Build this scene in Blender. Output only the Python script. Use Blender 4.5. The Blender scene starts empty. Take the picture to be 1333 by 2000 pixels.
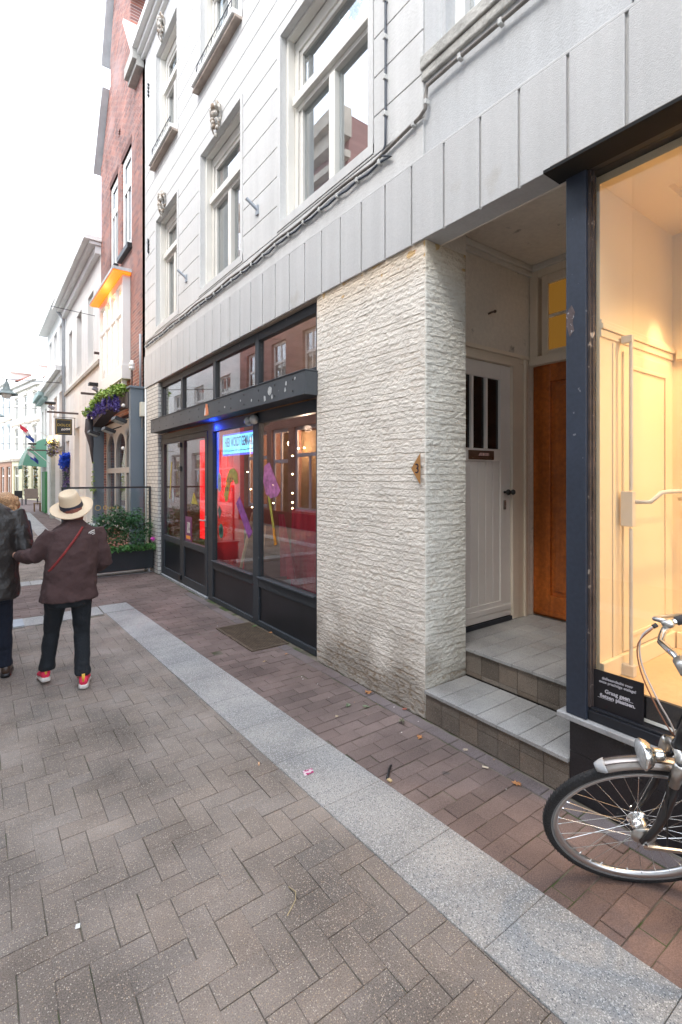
import bpy, bmesh, math, random
from mathutils import Vector, Matrix, noise
random.seed(7)
PI = math.pi
SC = bpy.context.scene
COL = SC.collection

# ---------------------------------------------------------------- camera
cam_d = bpy.data.cameras.new('camera')
cam = bpy.data.objects.new('camera', cam_d); COL.objects.link(cam)
cam.location = (0, 0, 1.65)
cam.rotation_euler = (math.radians(90), 0, -math.atan(706.5 / 963))
cam_d.sensor_fit = 'HORIZONTAL'; cam_d.sensor_width = 36
cam_d.lens = 36 * 963 / 1333
cam_d.shift_y = -68 / 1333
cam_d.clip_start = 0.05; cam_d.clip_end = 600
SC.camera = cam

# ---------------------------------------------------------------- light
SUN_EL, SUN_AZ = math.radians(52), math.radians(250)
w = bpy.data.worlds.new('World'); SC.world = w; w.use_nodes = True
nt = w.node_tree; nt.nodes.clear()
sky = nt.nodes.new('ShaderNodeTexSky'); sky.sky_type = 'NISHITA'; sky.sun_disc = False
sky.sun_elevation = SUN_EL; sky.sun_rotation = SUN_AZ
sky.dust_density = 4.0; sky.air_density = 1.0; sky.ozone_density = 1.0
mixw = nt.nodes.new('ShaderNodeMixRGB'); mixw.inputs[0].default_value = 0.72
mixw.inputs[2].default_value = (6.4, 7.0, 7.85, 1)      # overcast veil over the blue
bg = nt.nodes.new('ShaderNodeBackground'); bg.inputs['Strength'].default_value = 0.15
wo = nt.nodes.new('ShaderNodeOutputWorld')
nt.links.new(sky.outputs[0], mixw.inputs[1]); nt.links.new(mixw.outputs[0], bg.inputs[0])
nt.links.new(bg.outputs[0], wo.inputs[0])
sd = bpy.data.lights.new('sun', 'SUN'); sun = bpy.data.objects.new('sun', sd); COL.objects.link(sun)
sd.energy = 0.7; sd.angle = math.radians(25); sd.color = (1.0, 0.96, 0.9)
sun.rotation_euler = (PI / 2 - SUN_EL, 0, PI - SUN_AZ)
SC.view_settings.view_transform = 'Standard'; SC.view_settings.look = 'None'
SC.view_settings.exposure = 1.9; SC.view_settings.gamma = 1.0
SC.cycles.max_bounces = 8; SC.cycles.transparent_max_bounces = 16
SC.cycles.glossy_bounces = 4; SC.cycles.caustics_reflective = False; SC.cycles.caustics_refractive = False
SC.cycles.sample_clamp_indirect = 6.0

# ---------------------------------------------------------------- materials
MATS = {}
def mat(name, col=None, rough=0.6, var=0.15, vs=3.0, fine=0.0, fs=60.0, bump=0.0, bs=40.0, metal=0.0, spec=0.5, streak=0.0,
        col2=None, c2s=2.0, c2lo=0.55, c2hi=0.7, attr=None, coat=0.0):
    """procedural paint / stone / cloth: base colour varied by two noises, optional second colour in patches, optional vertical streaks"""
    if name in MATS: return MATS[name]
    m = bpy.data.materials.new(name); MATS[name] = m; m.use_nodes = True
    N = m.node_tree.nodes; L = m.node_tree.links
    b = N['Principled BSDF']; tc = N.new('ShaderNodeTexCoord')
    b.inputs['Roughness'].default_value = rough; b.inputs['Metallic'].default_value = metal
    b.inputs['Specular IOR Level'].default_value = spec
    if coat: b.inputs['Coat Weight'].default_value = coat
    def noi(scale, detail=4, vec=None):
        n = N.new('ShaderNodeTexNoise'); n.inputs['Scale'].default_value = scale; n.inputs['Detail'].default_value = detail
        L.new(vec if vec else tc.outputs['Object'], n.inputs['Vector']); return n.outputs['Fac']
    rgb = N.new('ShaderNodeRGB'); rgb.outputs[0].default_value = (*col, 1); cur = rgb.outputs[0]
    if attr:
        at = N.new('ShaderNodeVertexColor'); at.layer_name = attr
        mx = N.new('ShaderNodeMixRGB'); mx.blend_type = 'MULTIPLY'; mx.inputs[0].default_value = 1
        L.new(cur, mx.inputs[1]); L.new(at.outputs['Color'], mx.inputs[2]); cur = mx.outputs[0]
    if col2:
        rp = N.new('ShaderNodeMapRange'); rp.inputs[1].default_value = c2lo; rp.inputs[2].default_value = c2hi
        L.new(noi(c2s, 6), rp.inputs[0])
        mx = N.new('ShaderNodeMixRGB'); L.new(rp.outputs[0], mx.inputs[0]); L.new(cur, mx.inputs[1])
        mx.inputs[2].default_value = (*col2, 1); cur = mx.outputs[0]
    def mulvar(cur, fac, amt):
        rp = N.new('ShaderNodeMapRange'); rp.inputs[1].default_value = 0.3; rp.inputs[2].default_value = 0.7
        rp.inputs[3].default_value = 1 - amt; rp.inputs[4].default_value = 1 + amt
        L.new(fac, rp.inputs[0])
        mx = N.new('ShaderNodeVectorMath'); mx.operation = 'SCALE'; L.new(cur, mx.inputs[0]); L.new(rp.outputs[0], mx.inputs['Scale'])
        return mx.outputs[0]
    if var: cur = mulvar(cur, noi(vs), var)
    if fine: cur = mulvar(cur, noi(fs, 2), fine)
    if streak:
        mp = N.new('ShaderNodeMapping'); mp.inputs['Scale'].default_value = (9, 9, 0.35); L.new(tc.outputs['Object'], mp.inputs[0])
        cur = mulvar(cur, noi(1.0, 5, mp.outputs[0]), streak)
    L.new(cur, b.inputs['Base Color'])
    if bump:
        bp = N.new('ShaderNodeBump'); bp.inputs['Strength'].default_value = bump; bp.inputs['Distance'].default_value = 0.01
        L.new(noi(bs, 5), bp.inputs['Height']); L.new(bp.outputs[0], b.inputs['Normal'])
    return m
def brickmat(name, c1, c2, mortar, bw=0.21, bh=0.0625, ms=0.012, rough=0.85, axis='yz', bump=0.6, bias=0.0, var=0.25, patch=None):
    if name in MATS: return MATS[name]
    m = bpy.data.materials.new(name); MATS[name] = m; m.use_nodes = True
    N = m.node_tree.nodes; L = m.node_tree.links
    b = N['Principled BSDF']; b.inputs['Roughness'].default_value = rough
    tc = N.new('ShaderNodeTexCoord'); sx = N.new('ShaderNodeSeparateXYZ'); cb = N.new('ShaderNodeCombineXYZ')
    L.new(tc.outputs['Object'], sx.inputs[0])
    if axis == 'xz': L.new(sx.outputs['X'], cb.inputs[0])
    elif axis == 'sum':
        ad = N.new('ShaderNodeMath'); L.new(sx.outputs['X'], ad.inputs[0]); L.new(sx.outputs['Y'], ad.inputs[1]); L.new(ad.outputs[0], cb.inputs[0])
    else: L.new(sx.outputs['Y'], cb.inputs[0])
    L.new(sx.outputs['Z'], cb.inputs[1])
    br = N.new('ShaderNodeTexBrick'); br.inputs['Scale'].default_value = 1
    br.inputs['Brick Width'].default_value = bw; br.inputs['Row Height'].default_value = bh
    br.inputs['Mortar Size'].default_value = ms / 2; br.inputs['Mortar Smooth'].default_value = 0.2
    br.inputs['Bias'].default_value = bias
    br.inputs['Color1'].default_value = (*c1, 1); br.inputs['Color2'].default_value = (*c2, 1); br.inputs['Mortar'].default_value = (*mortar, 1)
    L.new(cb.outputs[0], br.inputs['Vector'])
    n = N.new('ShaderNodeTexNoise'); n.inputs['Scale'].default_value = 1.3; n.inputs['Detail'].default_value = 6; L.new(tc.outputs['Object'], n.inputs['Vector'])
    rp = N.new('ShaderNodeMapRange'); rp.inputs[1].default_value = .3; rp.inputs[2].default_value = .7; rp.inputs[3].default_value = 1 - var; rp.inputs[4].default_value = 1 + var
    L.new(n.outputs['Fac'], rp.inputs[0])
    mx = N.new('ShaderNodeVectorMath'); mx.operation = 'SCALE'; L.new(br.outputs['Color'], mx.inputs[0]); L.new(rp.outputs[0], mx.inputs['Scale'])
    cur = mx.outputs[0]
    if patch:
        n2 = N.new('ShaderNodeTexNoise'); n2.inputs['Scale'].default_value = .8; n2.inputs['Detail'].default_value = 5; L.new(tc.outputs['Object'], n2.inputs['Vector'])
        r2 = N.new('ShaderNodeMapRange'); r2.inputs[1].default_value = .48; r2.inputs[2].default_value = .68; r2.inputs[4].default_value = .6; L.new(n2.outputs['Fac'], r2.inputs[0])
        m2 = N.new('ShaderNodeMixRGB'); L.new(r2.outputs[0], m2.inputs[0]); L.new(cur, m2.inputs[1]); m2.inputs[2].default_value = (*patch, 1); cur = m2.outputs[0]
    L.new(cur, b.inputs['Base Color'])
    bp = N.new('ShaderNodeBump'); bp.inputs['Strength'].default_value = bump; bp.inputs['Distance'].default_value = 0.008; bp.invert = True
    L.new(br.outputs['Fac'], bp.inputs['Height']); L.new(bp.outputs[0], b.inputs['Normal'])
    return m
def glassmat(name, ior=1.6, tint=(1, 1, 1), rough=0.0, wavy=0.0, dirt=0.0):
    if name in MATS: return MATS[name]
    m = bpy.data.materials.new(name); MATS[name] = m; m.use_nodes = True
    N = m.node_tree.nodes; L = m.node_tree.links; N.remove(N['Principled BSDF'])
    out = [n for n in N if n.type == 'OUTPUT_MATERIAL'][0]
    t = N.new('ShaderNodeBsdfTransparent'); t.inputs[0].default_value = (*tint, 1)
    g = N.new('ShaderNodeBsdfGlossy'); g.inputs['Roughness'].default_value = rough
    # Schlick reflectance from the true angle, the same from both sides of the pane
    f0 = ((ior - 1) / (ior + 1)) ** 2
    ge = N.new('ShaderNodeNewGeometry'); dt = N.new('ShaderNodeVectorMath'); dt.operation = 'DOT_PRODUCT'
    L.new(ge.outputs['Normal'], dt.inputs[0]); L.new(ge.outputs['Incoming'], dt.inputs[1])
    def mth(op, a, b=None):
        n = N.new('ShaderNodeMath'); n.operation = op
        for i, q in enumerate((a, b)):
            if q is None: continue
            if isinstance(q, (int, float)): n.inputs[i].default_value = q
            else: L.new(q, n.inputs[i])
        return n.outputs[0]
    pw = mth('POWER', mth('SUBTRACT', 1.0, mth('ABSOLUTE', dt.outputs['Value'])), 5.0)
    fr = mth('ADD', mth('MULTIPLY', pw, 1 - f0), f0)
    mx = N.new('ShaderNodeMixShader')
    if wavy:
        tc = N.new('ShaderNodeTexCoord'); n = N.new('ShaderNodeTexNoise'); n.inputs['Scale'].default_value = 1.6; n.inputs['Detail'].default_value = 1
        L.new(tc.outputs['Object'], n.inputs['Vector'])
        bp = N.new('ShaderNodeBump'); bp.inputs['Strength'].default_value = wavy; bp.inputs['Distance'].default_value = 0.02
        L.new(n.outputs['Fac'], bp.inputs['Height']); L.new(bp.outputs[0], g.inputs['Normal'])
    L.new(fr, mx.inputs[0]); L.new(t.outputs[0], mx.inputs[1]); L.new(g.outputs[0], mx.inputs[2])
    L.new(mx.outputs[0], out.inputs[0])
    return m
def emis(name, col, s):
    if name in MATS: return MATS[name]
    m = bpy.data.materials.new(name); MATS[name] = m; m.use_nodes = True
    b = m.node_tree.nodes['Principled BSDF']
    b.inputs['Base Color'].default_value = (*[min(1, c * .5) for c in col], 1)
    b.inputs['Emission Color'].default_value = (*col, 1); b.inputs['Emission Strength'].default_value = s
    return m

# ---------------------------------------------------------------- mesh helpers
def V(*a): return Vector(a)
class MB:
    def __init__(s): s.v = []; s.f = []; s.c = None; s.mi = []; s.cm = 0
    def add(s, vs, fs):
        o = len(s.v); s.v += [tuple(p) for p in vs]; s.f += [tuple(i + o for i in f) for f in fs]; s.mi += [s.cm] * len(fs); return s
    def box(s, x0, x1, y0, y1, z0, z1, b=0.0):
        if x0 > x1: x0, x1 = x1, x0
        if y0 > y1: y0, y1 = y1, y0
        if z0 > z1: z0, z1 = z1, z0
        vs = [(x0,y0,z0),(x1,y0,z0),(x1,y1,z0),(x0,y1,z0),(x0,y0,z1),(x1,y0,z1),(x1,y1,z1),(x0,y1,z1)]
        return s.add(vs, [(0,3,2,1),(4,5,6,7),(0,1,5,4),(1,2,6,5),(2,3,7,6),(3,0,4,7)])
    def obox(s, c, ax, ay, az, hx, hy, hz):
        c = Vector(c); ax = Vector(ax).normalized() * hx; ay = Vector(ay).normalized() * hy; az = Vector(az).normalized() * hz
        vs = [c - ax - ay - az, c + ax - ay - az, c + ax + ay - az, c - ax + ay - az, c - ax - ay + az, c + ax - ay + az, c + ax + ay + az, c - ax + ay + az]
        return s.add(vs, [(0,3,2,1),(4,5,6,7),(0,1,5,4),(1,2,6,5),(2,3,7,6),(3,0,4,7)])
    def quad(s, a, b, c, d): return s.add([a, b, c, d], [(0, 1, 2, 3)])
    def prism(s, poly, off):
        """closed prism from a planar 3-D polygon pushed by vector off"""
        n = len(poly); off = Vector(off); P = [Vector(p) for p in poly]
        return s.add(P + [p + off for p in P], [tuple(range(n))[::-1], tuple(range(n, 2 * n))] + [(i, (i + 1) % n, (i + 1) % n + n, i + n) for i in range(n)])
    def tube(s, pts, r, n=8, caps=True):
        P = [Vector(p) for p in pts]; R = r if isinstance(r, (list, tuple)) else [r] * len(P)
        rings = []; t0 = None; u = None
        for i, p in enumerate(P):
            t = (P[min(i + 1, len(P) - 1)] - P[max(i - 1, 0)]).normalized()
            if u is None:
                u = t.cross(Vector((0, 0, 1)));
                if u.length < 1e-3: u = t.cross(Vector((1, 0, 0)))
                u.normalize()
            else:
                u = (u - t * u.dot(t)); 
                if u.length < 1e-6: u = t.orthogonal()
                u.normalize()
            w_ = t.cross(u)
            rings.append([p + (u * math.cos(a) + w_ * math.sin(a)) * R[i] for a in [2 * PI * k / n for k in range(n)]])
        vs = [q for rg in rings for q in rg]; fs = []
        for i in range(len(P) - 1):
            for k in range(n): fs.append((i * n + k, i * n + (k + 1) % n, (i + 1) * n + (k + 1) % n, (i + 1) * n + k))
        if caps: fs += [tuple(range(n))[::-1], tuple((len(P) - 1) * n + k for k in range(n))]
        return s.add(vs, fs)
    def loft(s, rings, caps=True):
        """rings: (centre, half-axis A, half-axis B[, exponent]) superellipses"""
        n = 20; vs = []
        for rg in rings:
            c, A, B = Vector(rg[0]), Vector(rg[1]), Vector(rg[2]); e = rg[3] if len(rg) > 3 else 2
            for k in range(n):
                a = 2 * PI * k / n; ca, sa = math.cos(a), math.sin(a)
                vs.append(c + A * (abs(ca) ** (2 / e) * (1 if ca >= 0 else -1)) + B * (abs(sa) ** (2 / e) * (1 if sa >= 0 else -1)))
        fs = []
        for i in range(len(rings) - 1):
            for k in range(n): fs.append((i * n + k, i * n + (k + 1) % n, (i + 1) * n + (k + 1) % n, (i + 1) * n + k))
        if caps: fs += [tuple(range(n))[::-1], tuple((len(rings) - 1) * n + k for k in range(n))]
        return s.add(vs, fs)
    def lathe(s, c, axis, prof, n=24):
        """prof: (distance along axis, radius)"""
        a = Vector(axis).normalized(); u = a.orthogonal().normalized(); w_ = a.cross(u); c = Vector(c)
        vs = [c + a * d + (u * math.cos(2 * PI * k / n) + w_ * math.sin(2 * PI * k / n)) * r for d, r in prof for k in range(n)]
        fs = [(i * n + k, i * n + (k + 1) % n, (i + 1) * n + (k + 1) % n, (i + 1) * n + k) for i in range(len(prof) - 1) for k in range(n)]
        return s.add(vs, fs)
    def ball(s, c, rx, ry=None, rz=None, n=14, m=9, rot=None):
        ry = rx if ry is None else ry; rz = rx if rz is None else rz; c = Vector(c)
        vs = []; 
        for i in range(m + 1):
            ph = PI * i / m
            for k in range(n):
                th = 2 * PI * k / n
                q = Vector((rx * math.sin(ph) * math.cos(th), ry * math.sin(ph) * math.sin(th), rz * math.cos(ph)))
                if rot: q = rot @ q
                vs.append(c + q)
        fs = [(i * n + k, (i + 1) * n + k, (i + 1) * n + (k + 1) % n, i * n + (k + 1) % n) for i in range(m) for k in range(n)]
        return s.add(vs, fs)
    def torus(s, c, U, W, R, r, n=64, m=10, flat=1.0):
        U = Vector(U); W = Vector(W); A = U.cross(W).normalized(); c = Vector(c)
        vs = []
        for i in range(n):
            a = 2 * PI * i / n; d = U * math.cos(a) + W * math.sin(a)
            for k in range(m):
                b = 2 * PI * k / m; vs.append(c + d * (R + r * math.cos(b)) + A * (r * flat * math.sin(b)))
        fs = [(i * m + k, ((i + 1) % n) * m + k, ((i + 1) % n) * m + (k + 1) % m, i * m + (k + 1) % m) for i in range(n) for k in range(m)]
        return s.add(vs, fs)
    def build(s, name, m, parent=None, smooth=False, bevel=0.0, subd=0, cols=None):
        me = bpy.data.meshes.new(name)
        off = Vector((0, 0, 0)); q = parent
        while q is not None: off += q.location; q = q.parent
        me.from_pydata([Vector(p) - off for p in s.v], [], s.f)
        ms = m if isinstance(m, (list, tuple)) else [m]
        for x in ms: me.materials.append(x)
        if len(ms) > 1: me.polygons.foreach_set('material_index', s.mi)
        if cols is not None:
            at = me.color_attributes.new('tone', 'FLOAT_COLOR', 'POINT')
            at.data.foreach_set('color', [x for c in cols for x in (c[0], c[1], c[2], 1.0)])
        if smooth: me.polygons.foreach_set('use_smooth', [True] * len(me.polygons))
        bm = bmesh.new(); bm.from_mesh(me)
        if cols is None: bmesh.ops.remove_doubles(bm, verts=bm.verts, dist=1e-6)
        bmesh.ops.recalc_face_normals(bm, faces=bm.faces); bm.to_mesh(me); bm.free()
        me.update()
        o = bpy.data.objects.new(name, me); COL.objects.link(o)
        if parent is not None: o.parent = parent
        if bevel:
            b = o.modifiers.new('bevel', 'BEVEL'); b.width = bevel; b.segments = 2; b.limit_method = 'ANGLE'; b.angle_limit = math.radians(40)
        if subd:
            b = o.modifiers.new('sub', 'SUBSURF'); b.levels = subd; b.render_levels = subd
        return o
def tag(o, label, cat, group=None, kind=None):
    if label: o['label'] = label
    if cat: o['category'] = cat
    if group: o['group'] = group
    if kind: o['kind'] = kind
    return o
def thing(name, loc, label, cat, group=None):
    o = bpy.data.objects.new(name, None); COL.objects.link(o); o.location = loc; o.empty_display_size = 0.1
    return tag(o, label, cat, group)
def structure(o): o['kind'] = 'structure'; return o
def copy_tree(o, parent=None):
    c = o.copy(); COL.objects.link(c)
    if parent is not None: c.parent = parent
    for ch in list(o.children): copy_tree(ch, c)
    return c
def text_mesh(name, body, m, size, origin, right, up, depth=0.002, parent=None, align='CENTER', bold=0.0, shear=0.0, squash=1.0, spacing=1.0, keep_label=None):
    """flat lettering turned into a mesh, laid on the plane right/up at origin"""
    cu = bpy.data.curves.new('txt', 'FONT'); cu.body = body; cu.size = size; cu.extrude = depth / 2; cu.align_x = align
    cu.offset = bold; cu.shear = shear; cu.space_character = spacing; cu.resolution_u = 3
    o = bpy.data.objects.new('txt', cu); COL.objects.link(o); bpy.context.view_layer.update()
    me = bpy.data.meshes.new_from_object(o.evaluated_get(bpy.context.evaluated_depsgraph_get()))
    bpy.data.objects.remove(o); bpy.data.curves.remove(cu)
    R = Vector(right).normalized(); U = Vector(up).normalized(); Nn = R.cross(U); O = Vector(origin); q = parent; off = Vector((0, 0, 0))
    while q is not None: off += q.location; q = q.parent
    for vt in me.vertices:
        p = vt.co.copy(); vt.co = O + R * (p.x * squash) + U * p.y + Nn * p.z - off
    me.materials.clear(); me.materials.append(m); me.name = name
    ob = bpy.data.objects.new(name, me); COL.objects.link(ob)
    if parent is not None: ob.parent = parent
    return ob
def cells(y0, y1, z0, z1, holes):
    """rectangles of [y0,y1]x[z0,z1] not covered by holes (ya,yb,za,zb)"""
    ys = sorted({y0, y1, *[min(max(h[i], y0), y1) for h in holes for i in (0, 1)]})
    zs = sorted({z0, z1, *[min(max(h[i], z0), z1) for h in holes for i in (2, 3)]})
    out = []
    for a, b in zip(ys, ys[1:]):
        run = None
        for c, d in zip(zs, zs[1:]):
            my, mz = (a + b) / 2, (c + d) / 2
            inside = any(h[0] < my < h[1] and h[2] < mz < h[3] for h in holes)
            if inside: 
                if run: out.append((a, b, *run)); run = None
            else: run = (run[0], d) if run else (c, d)
        if run: out.append((a, b, *run))
    return out
def wallx(mb, x0, x1, y0, y1, z0, z1, holes):
    for a, b, c, d in cells(y0, y1, z0, z1, holes): mb.box(x0, x1, a, b, c, d)
    return mb

# ---------------------------------------------------------------- ground
def speckle(name, base, dots, scale, thr, dens, rough=0.85, attr='tone', bump=0.5, var=.12, dots2=None, stain=None, ss=.9, dark=0.0):
    m = bpy.data.materials.new(name); MATS[name] = m; m.use_nodes = True
    N = m.node_tree.nodes; L = m.node_tree.links; b = N['Principled BSDF']; b.inputs['Roughness'].default_value = rough
    b.inputs['Specular IOR Level'].default_value = .35
    tc = N.new('ShaderNodeTexCoord'); vo = N.new('ShaderNodeTexVoronoi'); vo.inputs['Scale'].default_value = scale
    L.new(tc.outputs['Object'], vo.inputs['Vector'])
    sp = N.new('ShaderNodeSeparateColor'); L.new(vo.outputs['Color'], sp.inputs[0])
    lt = N.new('ShaderNodeMath'); lt.operation = 'LESS_THAN'; L.new(vo.outputs['Distance'], lt.inputs[0]); lt.inputs[1].default_value = thr
    gt = N.new('ShaderNodeMath'); gt.operation = 'GREATER_THAN'; L.new(sp.outputs[0], gt.inputs[0]); gt.inputs[1].default_value = 1 - dens
    mu = N.new('ShaderNodeMath'); mu.operation = 'MULTIPLY'; L.new(lt.outputs[0], mu.inputs[0]); L.new(gt.outputs[0], mu.inputs[1])
    cr = N.new('ShaderNodeMixRGB'); L.new(sp.outputs[1], cr.inputs[0]); cr.inputs[1].default_value = (*dots, 1); cr.inputs[2].default_value = (*(dots2 or dots), 1)
    n = N.new('ShaderNodeTexNoise'); n.inputs['Scale'].default_value = 2.2; n.inputs['Detail'].default_value = 6; L.new(tc.outputs['Object'], n.inputs['Vector'])
    n2 = N.new('ShaderNodeTexNoise'); n2.inputs['Scale'].default_value = scale * 1.3; n2.inputs['Detail'].default_value = 3; L.new(tc.outputs['Object'], n2.inputs['Vector'])
    ad = N.new('ShaderNodeMath'); L.new(n.outputs['Fac'], ad.inputs[0]); L.new(n2.outputs['Fac'], ad.inputs[1])
    rp = N.new('ShaderNodeMapRange'); rp.inputs[1].default_value = .7; rp.inputs[2].default_value = 1.3; rp.inputs[3].default_value = 1 - var * 2; rp.inputs[4].default_value = 1 + var * 2
    L.new(ad.outputs[0], rp.inputs[0])
    rgb = N.new('ShaderNodeRGB'); rgb.outputs[0].default_value = (*base, 1); cur = rgb.outputs[0]
    if attr:
        at = N.new('ShaderNodeVertexColor'); at.layer_name = attr
        mx = N.new('ShaderNodeMixRGB'); mx.blend_type = 'MULTIPLY'; mx.inputs[0].default_value = 1
        L.new(cur, mx.inputs[1]); L.new(at.outputs['Color'], mx.inputs[2]); cur = mx.outputs[0]
    if stain:
        n3 = N.new('ShaderNodeTexNoise'); n3.inputs['Scale'].default_value = ss; n3.inputs['Detail'].default_value = 7; n3.inputs['Roughness'].default_value = .6; L.new(tc.outputs['Object'], n3.inputs['Vector'])
        r3 = N.new('ShaderNodeMapRange'); r3.inputs[1].default_value = .46; r3.inputs[2].default_value = .68; r3.inputs[4].default_value = .75; L.new(n3.outputs['Fac'], r3.inputs[0])
        mx = N.new('ShaderNodeMixRGB'); L.new(r3.outputs[0], mx.inputs[0]); L.new(cur, mx.inputs[1]); mx.inputs[2].default_value = (*stain, 1); cur = mx.outputs[0]
        n4 = N.new('ShaderNodeTexNoise'); n4.inputs['Scale'].default_value = 5.5; n4.inputs['Detail'].default_value = 2; L.new(tc.outputs['Object'], n4.inputs['Vector'])
        r4 = N.new('ShaderNodeMapRange'); r4.inputs[1].default_value = .73; r4.inputs[2].default_value = .76; r4.inputs[4].default_value = .55; L.new(n4.outputs['Fac'], r4.inputs[0])
        mx = N.new('ShaderNodeMixRGB'); L.new(r4.outputs[0], mx.inputs[0]); L.new(cur, mx.inputs[1]); mx.inputs[2].default_value = (.06, .06, .06, 1); cur = mx.outputs[0]
    sc = N.new('ShaderNodeVectorMath'); sc.operation = 'SCALE'; L.new(cur, sc.inputs[0]); L.new(rp.outputs[0], sc.inputs['Scale'])
    mx = N.new('ShaderNodeMixRGB'); L.new(mu.outputs[0], mx.inputs[0]); L.new(sc.outputs[0], mx.inputs[1]); L.new(cr.outputs[0], mx.inputs[2])
    L.new(mx.outputs[0], b.inputs['Base Color'])
    bp = N.new('ShaderNodeBump'); bp.inputs['Strength'].default_value = bump; bp.inputs['Distance'].default_value = 0.003
    L.new(n2.outputs['Fac'], bp.inputs['Height']); L.new(bp.outputs[0], b.inputs['Normal'])
    return m
M_PAV = speckle('paver', (.238, .206, .182), (.50, .46, .40), 175, .38, .28, dots2=(.34, .25, .17), bump=1.2, var=.27, stain=(.165, .138, .118), ss=.8)
M_CLI = speckle('clinker', (.175, .132, .120), (.2, .15, .13), 160, .3, .10, bump=.6, var=.2, stain=(.125, .090, .080), ss=1.3)
M_GRA = speckle('granite', (.30, .298, .29), (.56, .56, .55), 230, .6, .5, dots2=(.09, .10, .115), bump=.25, var=.2, rough=.7, stain=(.33, .31, .285), ss=1.1)
M_JOINT = mat('joint', (.145, .125, .098), .95, .4, 6, col2=(.05, .07, .02), c2s=5, c2lo=.5, c2hi=.62)

def lx(y): return 1.449 - .0335 * y if y < 7 else 1.21 + (y - 7) * .012     # band edges
def rx(y): return 1.846 - .042 * y if y < 7 else 1.55 + (y - 7) * .017
class Bricks(MB):
    def __init__(s): super().__init__(); s.cols = []
    def brick(s, cx, cy, hx, hy, ang, z, tone, ch=.004, tilt=(0, 0), depth=.03):
        c, sn = math.cos(ang), math.sin(ang); vs = []
        for (i, dz) in ((0, -depth), (0, -ch), (1, 0)):
            for sx_, sy_ in ((-1, -1), (1, -1), (1, 1), (-1, 1)):
                x = sx_ * (hx - ch * i); y = sy_ * (hy - ch * i)
                vs.append((cx + x * c - y * sn, cy + x * sn + y * c, z + dz + tilt[0] * x + tilt[1] * y))
        fs = [(8, 9, 10, 11)] + [(4 * a + k, 4 * a + (k + 1) % 4, 4 * a + 4 + (k + 1) % 4, 4 * a + 4 + k) for a in (0, 1) for k in range(4)]
        s.add(vs, fs); s.cols += [tone] * 12
def tone(v=.12, warm=.04):
    a = 1 + random.gauss(0, v); b = random.gauss(0, warm); return (a * (1 + b), a, a * (1 - b))
g = MB(); g.add([(-90, -40, -.005), (120, -40, -.005), (120, 160, -.005), (-90, 160, -.005)], [(0, 1, 2, 3)])
structure(g.build('ground', M_JOINT))
# herringbone roadway of concrete pavers
rd = Bricks(); P_ = .101
def road_zone(x, y):
    if y < 6.42: return -1.15 < x < lx(y) + .13
    if y > 9.25: return -1.15 < x < lx(y) + .13
    return False
for i in range(-14, 20):
    for j in range(-8, 190):
        r = (i + j) % 4
        if r not in (0, 2): continue
        x = i * P_ - .005; y = j * P_ + .035
        if not road_zone(x + .1, y + .08): continue
        if y < .2 and x < 0: continue
        lod = y < 14
        jit = (random.gauss(0, .0010), random.gauss(0, .0010)); tl = (random.gauss(0, .0045), random.gauss(0, .0045)) if lod else (0, 0)
        t = tone(.032, .012); a = random.gauss(0, .0035)
        if r == 0: rd.brick(x + P_ + jit[0], y + P_ / 2 + jit[1], P_ - .0010, P_ / 2 - .0010, a, random.gauss(0, .0006), t, tilt=tl, ch=.0016)
        else: rd.brick(x + P_ / 2 + jit[0], y + P_ + jit[1], P_ / 2 - .0010, P_ - .0010, a, random.gauss(0, .0006), t, tilt=tl, ch=.0016)
structure(rd.build('roadway', M_PAV, cols=rd.cols))
# clinker pavement, courses across, a soldier course against the wall
pv = Bricks()
def warmtone(x, y):
    a = 1 + random.gauss(0, .085); k = max(0, min(1, (1.7 - y) / 1.2))
    return (a * (1 + .25 * k), a * (1 + .04 * k), a * (1 - .10 * k))
def course_zone(x0, x1, y0, y1, fx0=None, fx1=None):
    j = 0; y = y0
    while y < y1:
        xs = x0 - (.1 if j % 2 else 0) + random.gauss(0, .004)
        sk = random.gauss(0, .004)
        while xs < x1:
            a = max(xs, fx0(y) if fx0 else x0); b = min(xs + .205, fx1(y) if fx1 else x1)
            if b - a > .04:
                pv.brick((a + b) / 2, y + .048, (b - a) / 2 - .0018, .048 - .0018, random.gauss(0, .009), random.gauss(0, .0016), warmtone(a, y),
                         tilt=(random.gauss(0, .008), random.gauss(0, .008)), ch=.0025)
            xs += .205
        y += .096; j += 1
course_zone(1.35, 2.335, -1.2, 6.9, lambda y: rx(y) - .02)
course_zone(-1.15, 2.44, 6.86, 8.86)
course_zone(1.5, 2.44, 9.2, 26, lambda y: rx(y) - .01)
y = -1.2
while y < 6.9:
    pv.brick(2.39, y + .1, .0475, .099, random.gauss(0, .01), random.gauss(.001, .0012), tuple(c * f for c, f in zip(warmtone(2.4, 3), (.95, 1.05, 1.15))), tilt=(random.gauss(0, .01), random.gauss(0, .01))); y += .204
structure(pv.build('pavement', M_CLI, cols=pv.cols))
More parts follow.
